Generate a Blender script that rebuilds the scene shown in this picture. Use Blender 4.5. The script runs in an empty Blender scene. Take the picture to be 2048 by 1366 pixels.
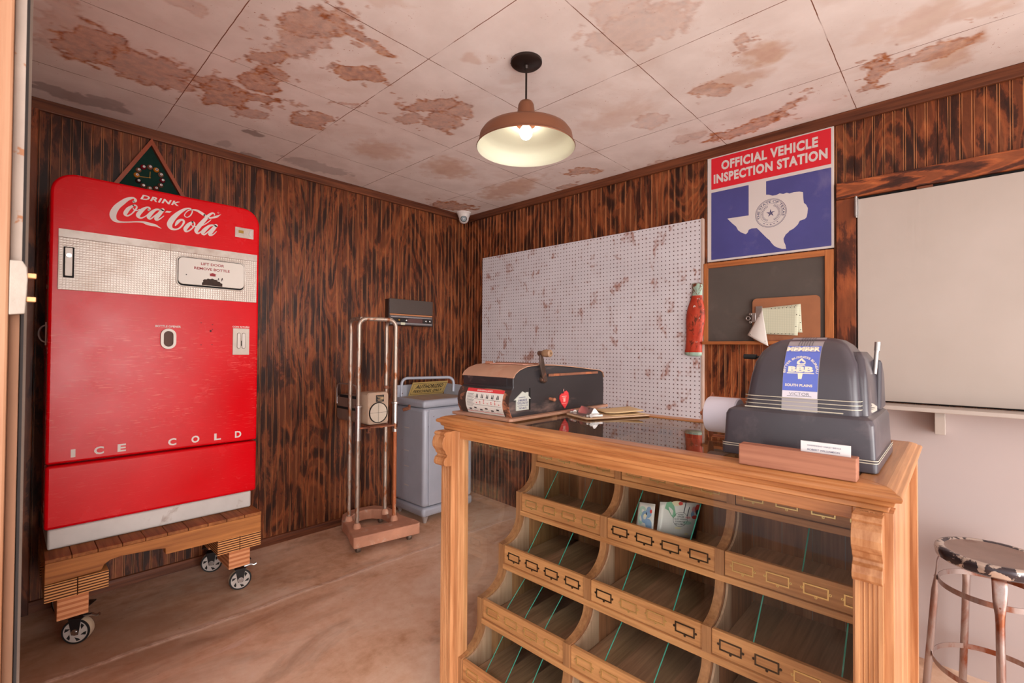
import bpy, bmesh, math, random
import numpy as np
from mathutils import Vector, Matrix
random.seed(7)
SC = bpy.context.scene
COL = SC.collection
sin, cos, pi = math.sin, math.cos, math.pi

# ------------------------------------------------------------------ camera
cd = bpy.data.cameras.new('camera'); cam = bpy.data.objects.new('camera', cd); COL.objects.link(cam)
cd.sensor_width = 36.0; cd.lens = 952.0 / 2048 * 36; cd.clip_start = 0.02
def _ray(x, y):
    P, R, Y = .01412, .00657, .75242
    x, y = cos(R) * x - sin(R) * y, sin(R) * x + cos(R) * y
    f, u = cos(P) * 952 - sin(P) * y, sin(P) * 952 + cos(P) * y
    return Vector((cos(Y) * x - sin(Y) * f, sin(Y) * x + cos(Y) * f, u))
f0 = _ray(0, 0); rt = (_ray(1, 0) - f0).normalized(); up = (_ray(0, 1) - f0).normalized(); fw = f0.normalized()
CAM = Vector((3.191, -2.822, 1.255))
cam.matrix_world = Matrix(((rt.x, up.x, -fw.x, CAM.x), (rt.y, up.y, -fw.y, CAM.y), (rt.z, up.z, -fw.z, CAM.z), (0, 0, 0, 1)))
cd.dof.use_dof = True; cd.dof.focus_distance = 3.0; cd.dof.aperture_fstop = 10.0
SC.camera = cam
# ------------------------------------------------------------------ light
W = bpy.data.worlds.new('world'); SC.world = W; W.use_nodes = True
wt = W.node_tree; bg = wt.nodes['Background']; bg.inputs[0].default_value = (1.0, .97, .95, 1)
tc = wt.nodes.new('ShaderNodeTexCoord'); dp = wt.nodes.new('ShaderNodeVectorMath'); dp.operation = 'DOT_PRODUCT'
wt.links.new(tc.outputs['Generated'], dp.inputs[0]); dp.inputs[1].default_value = Vector((1, .075, 0)).normalized()
mr = wt.nodes.new('ShaderNodeMapRange'); mr.interpolation_type = 'SMOOTHSTEP'      # added bright patch of sky, mirrored as a sheen on the red machine
for i, v in ((1, .990), (2, .998), (3, .62), (4, 8.0)): mr.inputs[i].default_value = v
wt.links.new(dp.outputs['Value'], mr.inputs[0]); wt.links.new(mr.outputs[0], bg.inputs[1])
VS = SC.view_settings
VS.view_transform = 'Standard'; VS.look = 'None'; VS.gamma = 1; VS.use_curve_mapping = False
VS.exposure = 1.0
def lamp(name, kind, loc, power, color, **k):
    l = bpy.data.lights.new(name, kind); l.energy = power; l.color = color
    for a, b in k.items(): setattr(l, a, b)
    o = bpy.data.objects.new(name, l); o.location = loc; COL.objects.link(o); return o

def sun(name, d, e, ang, color):
    o = lamp(name, 'SUN', (4, -4, 3), e, color, angle=math.radians(ang)); o.rotation_euler = Vector(d).to_track_quat('-Z', 'Y').to_euler(); return o
sun('added_door_fill', (-.88, .34, -.46), 2.3, 70, (1, .975, .96))  # added wide soft sun that evens out the light in the room
sun('added_ceiling_fill', (-.84, .34, .42), 2.6, 80, (1, .97, .95))  # added upward sun that brightens the ceiling like ground bounce

# ------------------------------------------------------------------ materials
def L(r, g=None, b=None):
    if g is None: r, g, b = r
    return tuple((c / 255 / 12.92 if c / 255 <= .04045 else ((c / 255 + .055) / 1.055) ** 2.4) for c in (r, g, b)) + (1,)
class N:
    def __init__(s, name):
        s.m = bpy.data.materials.new(name); s.m.use_nodes = True; s.t = s.m.node_tree
        s.p = s.t.nodes['Principled BSDF']; s.co = s.t.nodes.new('ShaderNodeTexCoord').outputs['Object']
    def put(s, sock, v):
        if isinstance(v, bpy.types.NodeSocket): s.t.links.new(v, sock)
        elif v is not None: sock.default_value = v
    def n(s, typ, ins={}, **at):
        n = s.t.nodes.new('ShaderNode' + typ)
        for k, v in at.items(): setattr(n, k, v)
        for k, v in ins.items(): s.put(n.inputs[k], v)
        return n
    def map(s, sc=(1, 1, 1), loc=(0, 0, 0), rot=(0, 0, 0), v=None):
        return s.n('Mapping', {0: v or s.co, 1: loc, 2: rot, 3: sc}).outputs[0]
    def noise(s, v, scale, det=3, rough=.55, dist=0):
        return s.n('TexNoise', {'Vector': v, 'Scale': scale, 'Detail': det, 'Roughness': rough, 'Distortion': dist}).outputs[0]
    def math(s, op, a, b=None, c=None, clamp=False):
        n = s.n('Math', operation=op, use_clamp=clamp)
        s.put(n.inputs[0], a); s.put(n.inputs[1], b)
        if c is not None: s.put(n.inputs[2], c)
        return n.outputs[0]
    def ramp(s, f, stops, interp='LINEAR'):
        n = s.n('ValToRGB', {0: f}); e = n.color_ramp.elements; n.color_ramp.interpolation = interp
        while len(e) < len(stops): e.new(.5)
        for i, (p, c) in enumerate(stops):
            e[i].position = p; e[i].color = c if len(c) == 4 else c + (1,)
        return n.outputs[0]
    def step(s, f, a, b):
        return s.n('MapRange', {0: f, 1: a, 2: b, 3: 0.0, 4: 1.0}).outputs[0]
    def mix(s, f, a, b, mode='MIX'):
        n = s.n('Mix', data_type='RGBA', blend_type=mode)
        s.put(n.inputs[0], f); s.put(n.inputs[6], a); s.put(n.inputs[7], b); return n.outputs[2]
    def xyz(s):
        return s.n('SeparateXYZ', {0: s.co}).outputs
    def bump(s, h, strength=.2, dist=.01):
        s.put(s.p.inputs['Normal'], s.n('Bump', {'Height': h, 'Strength': strength, 'Distance': dist}).outputs[0])
    def out(s, col=None, rough=None, metal=None, spec=None):
        s.put(s.p.inputs['Base Color'], col); s.put(s.p.inputs['Roughness'], rough); s.put(s.p.inputs['Metallic'], metal)
        s.put(s.p.inputs['Specular IOR Level'], spec); return s.m
def paint(name, col, rough=.5, metal=0., var=.12, scale=12., wear=None, wt=.62, ws=18., stretch=(1, 1, 1), bump=.0, spec=.5, wsoft=.04, wear2=None):
    """plain surface: base colour with gentle noise, optional chipped / rusty patches of another colour"""
    m = N(name); v = m.map(stretch)
    c = L(col); n1 = m.noise(v, scale, 4)
    base = m.ramp(n1, [(.3, tuple(x * (1 - var) for x in c[:3])), (.7, tuple(min(1, x * (1 + var)) for x in c[:3]))])
    if wear:
        n2 = m.noise(v, ws, 6, .62, .3); f = m.step(n2, wt, wt + wsoft)
        wc = L(wear)
        if wear2: wc = m.ramp(m.noise(v, ws * 2.3, 4), [(.4, L(wear)), (.62, L(wear2))])
        base = m.mix(f, base, wc)
    if bump: m.bump(m.noise(v, scale * 3, 5), bump, .004)
    return m.out(base, rough, metal, spec)
def oak(name, a, b, axis, rough=.42, spec=.4, k=1.0, bump=.08):
    """straight grained wood with its fibres along one axis"""
    m = N(name); sc = [1, 1, 1]; sc[axis] = .045
    n1 = m.noise(m.map(tuple(sc)), 95 * k, 5, .6, .2); sc[axis] = .12
    n2 = m.noise(m.map(tuple(sc), (3, 1, 2)), 14 * k, 3, .5, .6)
    f = m.math('ADD', m.math('MULTIPLY', n1, .55), m.math('MULTIPLY', n2, .45))
    c = m.ramp(f, [(.36, L(a)), (.62, L(b))])
    m.bump(n1, bump, .002); return m.out(c, rough, 0., spec)
def burnt(name, axis, seed=0, bright=1.0, k=1.0, groove=None):
    """scorched and stained softwood ply: dark brown late-wood figure over orange, paler along the groove edges"""
    m = N(name); sc = [1, 1, 1]; sc[axis] = .2
    v = m.map(tuple(sc), (seed, seed * 2.1, seed * .7))
    big = m.noise(v, 3.4 * k, 1.5, .5, .35)
    wav = m.math('MULTIPLY_ADD', big, 92., m.math('MULTIPLY', m.noise(v, 30 * k, 3, .6), 2.6))
    ring = m.math('SINE', wav)
    sc[axis] = .03
    fine = m.noise(m.map(tuple(sc)), 190 * k, 4, .65)
    sc[axis] = .32
    pat = m.noise(m.map(tuple(sc), (seed * 3, 2, seed)), 11 * k, 6, .7, .5)
    f = m.math('MULTIPLY_ADD', ring, .075, m.math('MULTIPLY_ADD', pat, .9, m.math('MULTIPLY', fine, .16)))
    c = m.ramp(f, [(.40, L(44, 21, 14)), (.50, L(72, 35, 21)), (.535, L(112, 56, 30)), (.66, L(146, 78, 42)), (.80, L(178, 106, 64))])
    thin = m.math('MULTIPLY', m.step(ring, .35, .8), m.step(pat, .38, .5))
    c = m.mix(m.math('MULTIPLY', thin, .55), c, L(58, 28, 18))
    c = m.mix(m.math('MULTIPLY', m.step(fine, .55, .68), .25), c, L(40, 20, 14))
    if groove:
        ax, first, p = groove; X = m.xyz()
        t = m.math('ABSOLUTE', m.math('SUBTRACT', m.math('FRACT', m.math('ADD', m.math('DIVIDE', m.math('SUBTRACT', X[ax], first), p), 100.5)), .5))
        ln = m.math('MULTIPLY', m.math('MULTIPLY', m.step(t, .15, .12), m.step(t, .04, .06)), m.step(m.noise(m.map((9, 9, 1)), 4, 3), .36, .56))
        c = m.mix(m.math('MULTIPLY', ln, .6), c, L(206, 136, 88))
    c = m.mix(1.0, c, (bright, bright, bright, 1), 'MULTIPLY')
    m.bump(f, .12, .003); return m.out(c, .42, 0., .3)
def glass(name, tint=(1, 1, 1), ior=1.5, rough=0.0):
    m = N(name); m.p.inputs['Transmission Weight'].default_value = 1; m.p.inputs['IOR'].default_value = ior
    return m.out(tint + (1,), rough)
def pane(name, tint=(1, 1, 1), ior=1.5, rough=0.0, haze=0.0):
    """thin flat glass: passes light straight through and mirrors by Fresnel on its outer faces"""
    m = N(name); t = m.t; t.nodes.remove(m.p)
    fr = m.n('Fresnel', {0: ior}).outputs[0]; bk = m.n('NewGeometry').outputs['Backfacing']
    fac = m.math('MULTIPLY', fr, m.math('SUBTRACT', 1.0, bk))
    tr = m.n('BsdfTransparent', {0: tint + (1,)}).outputs[0]; gl = m.n('BsdfGlossy', {'Roughness': rough}).outputs[0]
    if haze: tr = m.n('MixShader', {0: haze, 1: tr, 2: m.n('BsdfDiffuse', {0: (.8, .78, .75, 1)}).outputs[0]}).outputs[0]
    mx = m.n('MixShader', {0: fac, 1: tr, 2: gl}).outputs[0]
    t.links.new(mx, t.nodes['Material Output'].inputs[0]); return m.m
def plain(name, col, rough=.5, metal=0., spec=.5):
    m = N(name); return m.out(L(col), rough, metal, spec)

# ------------------------------------------------------------------ mesh helpers
class MB:
    def __init__(s): s.v = []; s.f = []; s.sm = []; s.mi = []; s.cur = 0
    def add(s, vs, fs, smooth=False):
        b = len(s.v); s.v += [tuple(v) for v in vs]
        for f in fs: s.f.append([b + i for i in f]); s.sm.append(smooth); s.mi.append(s.cur)
        return s
    def mat(s, i): s.cur = i; return s
    def box(s, x0, x1, y0, y1, z0, z1):
        return s.add([(x, y, z) for x in (x0, x1) for y in (y0, y1) for z in (z0, z1)],
                     [(0, 1, 3, 2), (4, 6, 7, 5), (0, 4, 5, 1), (2, 3, 7, 6), (0, 2, 6, 4), (1, 5, 7, 3)])
    def obox(s, c, u, v, w, a, b, d):
        """box centred at c with half sizes a, b, d along unit axes u, v, w"""
        c, u, v, w = map(Vector, (c, u, v, w))
        return s.add([c + u * a * i + v * b * j + w * d * k for i in (-1, 1) for j in (-1, 1) for k in (-1, 1)],
                     [(0, 1, 3, 2), (4, 6, 7, 5), (0, 4, 5, 1), (2, 3, 7, 6), (0, 2, 6, 4), (1, 5, 7, 3)])
    def prism(s, poly, fn, d0, d1, smooth=False):
        """poly: 2-D outline; fn(a, b, d) -> point; caps are n-gons"""
        n = len(poly)
        vs = [fn(a, b, d0) for a, b in poly] + [fn(a, b, d1) for a, b in poly]
        s.add(vs, [tuple(range(n))[::-1], tuple(range(n, 2 * n))]); b = len(s.v) - 2 * n
        for i in range(n):
            j = (i + 1) % n; s.f.append([b + i, b + j, b + n + j, b + n + i]); s.sm.append(smooth); s.mi.append(s.cur)
        return s
    def tube(s, pts, r, seg=10, caps=True, closed=False):
        pts = [Vector(p) for p in pts]; n = len(pts); rs = r if isinstance(r, (list, tuple)) else [r] * n
        rings = []; ref = None
        for i, p in enumerate(pts):
            a = pts[i - 1] if (i or closed) else p; b = pts[(i + 1) % n] if (i < n - 1 or closed) else p
            t = (b - a).normalized()
            if ref is None: ref = t.orthogonal().normalized()
            ref = (ref - t * ref.dot(t)); ref = ref.normalized() if ref.length > 1e-6 else t.orthogonal().normalized()
            q = t.cross(ref)
            rings.append([p + ref * rs[i] * cos(2 * pi * k / seg) + q * rs[i] * sin(2 * pi * k / seg) for k in range(seg)])
        fs = []; m = n if closed else n - 1
        for i in range(m):
            for k in range(seg):
                j = (i + 1) % n; fs.append((i * seg + k, i * seg + (k + 1) % seg, j * seg + (k + 1) % seg, j * seg + k))
        s.add([v for rg in rings for v in rg], fs, True)
        if caps and not closed:
            b = len(s.v) - n * seg
            s.f += [[b + k for k in range(seg)][::-1], [b + (n - 1) * seg + k for k in range(seg)]]; s.sm += [False] * 2; s.mi += [s.cur] * 2
        return s
    def lathe(s, prof, c, u, v, w, seg=32, arc=1.0, cap=True):
        """prof: (radius, height) pairs, revolved about axis w through c; u, v span the circle"""
        c, u, v, w = map(Vector, (c, u, v, w)); full = arc >= 1; m = seg if full else seg + 1
        vs = [c + w * h + (u * cos(2 * pi * arc * k / seg) + v * sin(2 * pi * arc * k / seg)) * r for r, h in prof for k in range(m)]
        fs = []
        for i in range(len(prof) - 1):
            for k in range(seg):
                k2 = (k + 1) % m if full else k + 1
                fs.append((i * m + k, i * m + k2, (i + 1) * m + k2, (i + 1) * m + k))
        s.add(vs, fs, True)
        if cap and full:
            b = len(s.v) - len(vs)
            for i in (0, len(prof) - 1):
                if prof[i][0] > 1e-5: s.f.append([b + i * m + k for k in range(m)]); s.sm.append(False); s.mi.append(s.cur)
        return s
    def cyl(s, p0, p1, r, seg=20): return s.tube([p0, p1], r, seg)
    def ball(s, c, r, sx=1, sy=1, sz=1, nu=16, nv=10):
        vs = [(c[0], c[1], c[2] + r * sz)]; fs = []
        for i in range(1, nv):
            for k in range(nu):
                a = pi * i / nv; b = 2 * pi * k / nu
                vs.append((c[0] + r * sx * sin(a) * cos(b), c[1] + r * sy * sin(a) * sin(b), c[2] + r * sz * cos(a)))
        vs.append((c[0], c[1], c[2] - r * sz)); e = len(vs) - 1
        for k in range(nu):
            fs.append((0, 1 + k, 1 + (k + 1) % nu)); fs.append((e, e - nu + (k + 1) % nu, e - nu + k))
            for i in range(nv - 2):
                a = 1 + i * nu; fs.append((a + k, a + nu + k, a + nu + (k + 1) % nu, a + (k + 1) % nu))
        return s.add(vs, fs, True)
    def loft(s, rings, smooth=True, caps=True):
        n = len(rings[0]); fs = []
        for i in range(len(rings) - 1):
            for k in range(n): fs.append((i * n + k, i * n + (k + 1) % n, (i + 1) * n + (k + 1) % n, (i + 1) * n + k))
        s.add([v for r in rings for v in r], fs, smooth)
        if caps:
            b = len(s.v) - n * len(rings)
            s.f += [[b + k for k in range(n)][::-1], [b + n * (len(rings) - 1) + k for k in range(n)]]; s.sm += [smooth] * 2; s.mi += [s.cur] * 2
        return s
    def ribbon(s, pts, fn, d0=0., d1=.0006):
        """a flat brush stroke: pts = (a, b, width); fn(a, b, d) -> point"""
        P = []
        for i in range(len(pts) - 1):          # Catmull-Rom refinement
            p = [pts[max(i - 1, 0)], pts[i], pts[i + 1], pts[min(i + 2, len(pts) - 1)]]
            for t in (0, .25, .5, .75):
                P.append([.5 * (2 * p[1][k] + (p[2][k] - p[0][k]) * t + (2 * p[0][k] - 5 * p[1][k] + 4 * p[2][k] - p[3][k]) * t * t + (3 * p[1][k] - p[0][k] - 3 * p[2][k] + p[3][k]) * t ** 3) for k in range(3)])
        P.append(list(pts[-1])); n = len(P); lo = []; hi = []
        for i, (a, b, w) in enumerate(P):
            q, r = P[max(i - 1, 0)], P[min(i + 1, n - 1)]; dx, dy = r[0] - q[0], r[1] - q[1]; l = math.hypot(dx, dy) or 1
            lo.append((a - dy / l * w / 2, b + dx / l * w / 2)); hi.append((a + dy / l * w / 2, b - dx / l * w / 2))
        vs = [fn(a, b, d1) for a, b in lo] + [fn(a, b, d1) for a, b in hi]
        s.add(vs, [(i, i + 1, n + i + 1, n + i) for i in range(n - 1)])
        for a, b, w in (P[0], P[-1]):          # round ends
            if w > .002: s.disc(a, b, w / 2, fn, d1)
        return s
    def disc(s, a, b, r, fn, d, seg=18, ry=None):
        ry = ry or r
        return s.add([fn(a + r * cos(2 * pi * k / seg), b + ry * sin(2 * pi * k / seg), d) for k in range(seg)], [tuple(range(seg))])
    def ring(s, a, b, r0, r1, fn, d, seg=48, k0=1.0):
        return s.add([fn(a + r * cos(2 * pi * k / seg), b + r * k0 * sin(2 * pi * k / seg), d) for r in (r0, r1) for k in range(seg)],
                     [(k, (k + 1) % seg, seg + (k + 1) % seg, seg + k) for k in range(seg)])
    def rect(s, a0, a1, b0, b1, fn, d):
        return s.add([fn(a0, b0, d), fn(a1, b0, d), fn(a1, b1, d), fn(a0, b1, d)], [(0, 1, 2, 3)])
    def text(s, txt, box, fn, d, bold=.0, shear=0., space=1.0, curve=None):
        """lettering fitted to box = (a0, a1, b0, b1); curve = (a, b, r, mid_angle) bends it round a circle"""
        cu = bpy.data.curves.new('t', 'FONT'); cu.body = txt; cu.offset = bold; cu.shear = shear; cu.space_character = space; cu.resolution_u = 3
        o = bpy.data.objects.new('t', cu); COL.objects.link(o); dg = bpy.context.evaluated_depsgraph_get(); me = bpy.data.meshes.new_from_object(o.evaluated_get(dg))
        vs = [v.co.copy() for v in me.vertices]; fs = [tuple(p.vertices) for p in me.polygons]
        bpy.data.objects.remove(o); bpy.data.curves.remove(cu); bpy.data.meshes.remove(me)
        if not vs: return s
        x0, x1 = min(v.x for v in vs), max(v.x for v in vs); y0, y1 = min(v.y for v in vs), max(v.y for v in vs)
        pts = []
        for v in vs:
            a = (v.x - x0) / (x1 - x0); b = (v.y - y0) / (y1 - y0)
            if curve:
                ca, cb, r, mid = curve; h = box[3] - box[2]; th = mid - (a - .5) * (box[1] - box[0]); rr = r + b * h
                pts.append(fn(ca + rr * cos(th), cb + rr * sin(th), d))
            else: pts.append(fn(box[0] + a * (box[1] - box[0]), box[2] + b * (box[3] - box[2]), d))
        return s.add(pts, fs)
    def build(s, name, mat, parent=None, bevel=0, seg=2, origin=None, sharp=.7, sub=0, label=None, fixn=True):
        me = bpy.data.meshes.new(name)
        o0 = Vector((0, 0, 0)) if parent is None else ORG[parent.name]
        if origin is not None: o0 = Vector(origin)
        me.from_pydata([tuple(Vector(v) - o0) for v in s.v], [], s.f)
        for p, sm, mi in zip(me.polygons, s.sm, s.mi): p.use_smooth = sm; p.material_index = mi
        if fixn:
            b = bmesh.new(); b.from_mesh(me); bmesh.ops.recalc_face_normals(b, faces=b.faces); b.to_mesh(me); b.free()
        for m in (mat if isinstance(mat, (list, tuple)) else [mat]): me.materials.append(m)
        if any(s.sm): me.set_sharp_from_angle(angle=sharp)
        o = bpy.data.objects.new(name, me); COL.objects.link(o)
        if parent is not None:
            o.parent = parent
            if origin is not None: o.location = o0 - ORG[parent.name]
        elif origin is not None: o.location = o0
        ORG[o.name] = o0.copy()
        if bevel:
            q = o.modifiers.new('bevel', 'BEVEL'); q.width = bevel; q.segments = seg; q.limit_method = 'ANGLE'; q.angle_limit = .6
            if seg > 2:
                for p in me.polygons: p.use_smooth = True
                me.set_sharp_from_angle(angle=.5); q.harden_normals = False
        if sub:
            q = o.modifiers.new('sub', 'SUBSURF'); q.levels = q.render_levels = sub
        if label: o['label'] = label
        return o
ORG = {}
def tag(o, label, cat, group=None, kind=None):
    o['label'] = label; o['category'] = cat
    if group: o['group'] = group
    if kind: o['kind'] = kind
    return o
def thing(name, loc, label, cat, group=None):
    o = bpy.data.objects.new(name, None); o.empty_display_size = .05; o.location = loc; COL.objects.link(o); ORG[o.name] = Vector(loc)
    return tag(o, label, cat, group)
def struct(name, mb, mat, label=None, **k):
    o = mb.build(name, mat, **k); o['kind'] = 'structure'
    if label: o['label'] = label
    return o
FX = lambda x: (lambda a, b, d: (x + d, a, b))        # plane facing +X: a = y, b = z
FY = lambda y: (lambda a, b, d: (a, y - d, b))        # plane facing -Y: a = x, b = z
def rrect(a0, a1, b0, b1, r, seg=5, rt=None):
    """rounded rectangle outline; rt = radius of the two top corners when different"""
    rt = r if rt is None else rt; P = []
    for ca, cb, rr, t0 in ((a1 - r, b0 + r, r, -pi / 2), (a1 - rt, b1 - rt, rt, 0), (a0 + rt, b1 - rt, rt, pi / 2), (a0 + r, b0 + r, r, pi)):
        for k in range(seg + 1):
            t = t0 + pi / 2 * k / seg; P.append((ca + rr * cos(t), cb + rr * sin(t)))
    return P
FLZ = lambda x: -.0355 * x                            # the concrete falls gently away from the vending wall

# ------------------------------------------------------------------ shared materials
m_rust = paint('rusty_steel', (150, 96, 72), .75, .2, .25, 9, (176, 104, 68), .5, 7, wear2=(120, 70, 52), bump=.15)
m_chrome = paint('worn_chrome', (196, 188, 184), .28, .9, .1, 20, (130, 84, 60), .62, 14)
m_black = paint('black_enamel', (26, 24, 25), .3, 0, .3, 6)
m_dark = plain('dark_recess', (14, 11, 10), .8)
m_white = paint('white_paint', (225, 215, 210), .5)
m_brass = plain('brass', (150, 118, 60), .32, 1.)
m_steel = plain('bright_steel', (190, 190, 190), .25, 1.)
m_paper = paint('paper', (226, 220, 208), .8, 0, .03, 20)
m_glass = pane('clear_glass', (.99, 1, .99), 1.36)
m_rubber = plain('black_rubber', (18, 18, 19), .6)

# ------------------------------------------------------------------ the room
m_wallL = burnt('scorched_panel', 2, 1.3, .92, 1.0, (1, -2.8372, .0385))
m_wallR = burnt('scorched_panelling', 2, 4.1, 1.12, 1.0, (0, -.0877, .03786))
m_trimY = oak('stained_strip_y', (72, 36, 22), (124, 70, 44), 1, .45, .3, .7)
m_trimX = oak('stained_strip_x', (72, 36, 22), (124, 70, 44), 0, .45, .3, .7)
m_head = burnt('wavy_casing', 0, 3.2, 1.75, .9)
m_trimZ = burnt('stained_trim_upright', 2, 6.2, 1.5, .45)
H = 2.428
def grooved(c0, first, pitch, c1, fn, z0, z1):
    P = [(c0, 0)]; k = 0
    g = first
    while g < c1 - .004:
        if g > c0 + .004: P += [(g - .0026, 0), (g - .0012, -.0032), (g + .0012, -.0032), (g + .0026, 0)]
        g += pitch
    P += [(c1, 0), (c1, -.1), (c0, -.1)]
    return MB().prism(P, fn, z0, z1)
struct('wall_left', grooved(-2.80, -2.8372, .0385, -.0001, lambda a, b, d: (b, a, d), -.3, H + .02), m_wallL, 'dark scorched wood panelling with upright grooves behind the red vending machine')
struct('wall_right', grooved(-.1, -.0877, .03786, 4.7, lambda a, b, d: (a, -b, d), -.4, H + .02), m_wallR, 'scorched orange and dark brown grooved wood panelling behind the pegboard')
m = N('stained_ceiling'); X = m.xyz()
at = m.n('Attribute', attribute_name='stain'); sv = m.n('SeparateXYZ', {0: at.outputs['Vector']}).outputs
base = m.ramp(m.noise(m.co, 5, 5), [(.35, L(232, 217, 210)), (.65, L(244, 231, 225))])
base = m.mix(m.math('MULTIPLY', m.step(m.noise(m.co, 3.2, 6, .6, .8), .55, .8), .35), base, L(196, 152, 122))
spk = m.step(m.noise(m.co, 120, 2), .70, .74)
base = m.mix(m.math('MULTIPLY', spk, m.step(m.noise(m.co, 4, 3), .5, .62)), base, L(170, 105, 70))
br = m.ramp(m.noise(m.co, 26, 6, .65), [(.30, L(126, 66, 40)), (.5, L(184, 114, 72)), (.7, L(218, 160, 118))])
base = m.mix(m.math('MULTIPLY', sv[1], .8), base, m.ramp(m.noise(m.co, 16, 5), [(.35, L(188, 118, 70)), (.65, L(206, 158, 116))]))
base = m.mix(m.math('MULTIPLY', sv[2], .75), base, L(112, 86, 78))
base = m.mix(sv[0], base, br)
def seam(m, c, o, p, w, wob):
    t = m.math('ADD', m.math('DIVIDE', m.math('SUBTRACT', m.math('ADD', c, wob), o), p), 100.5)
    return m.math('LESS_THAN', m.math('ABSOLUTE', m.math('SUBTRACT', m.math('FRACT', t), .5)), w / p)
wob = m.math('MULTIPLY', m.math('SUBTRACT', m.noise(m.co, 9, 3), .5), .006)
sm_ = m.math('MAXIMUM', seam(m, X[0], .415, .6058, .0017, wob), seam(m, X[1], -.432, .613, .0017, wob))
base = m.mix(m.math('MULTIPLY', sm_, m.step(m.noise(m.co, 6, 4), .32, .5)), base, L(130, 84, 62))
m.bump(m.math('SUBTRACT', m.math('MULTIPLY', m.noise(m.co, 60, 4), .2), sm_), .3, .004)
m_ceil = m.out(base, .75, 0, .15)
def vnoise(x, y, s):
    xi, yi = np.floor(x), np.floor(y); fx, fy = x - xi, y - yi; fx = fx * fx * (3 - 2 * fx); fy = fy * fy * (3 - 2 * fy)
    h = lambda a, b: np.modf(np.abs(np.sin(a * 127.1 + b * 311.7 + s * 74.7) * 43758.5453))[0]
    return (h(xi, yi) * (1 - fx) + h(xi + 1, yi) * fx) * (1 - fy) + (h(xi, yi + 1) * (1 - fx) + h(xi + 1, yi + 1) * fx) * fy
def fbm(x, y, f, o, s): return sum(vnoise(x * f * 2 ** i, y * f * 2 ** i, s + i * 3) * .5 ** (i + 1) for i in range(o))
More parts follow.
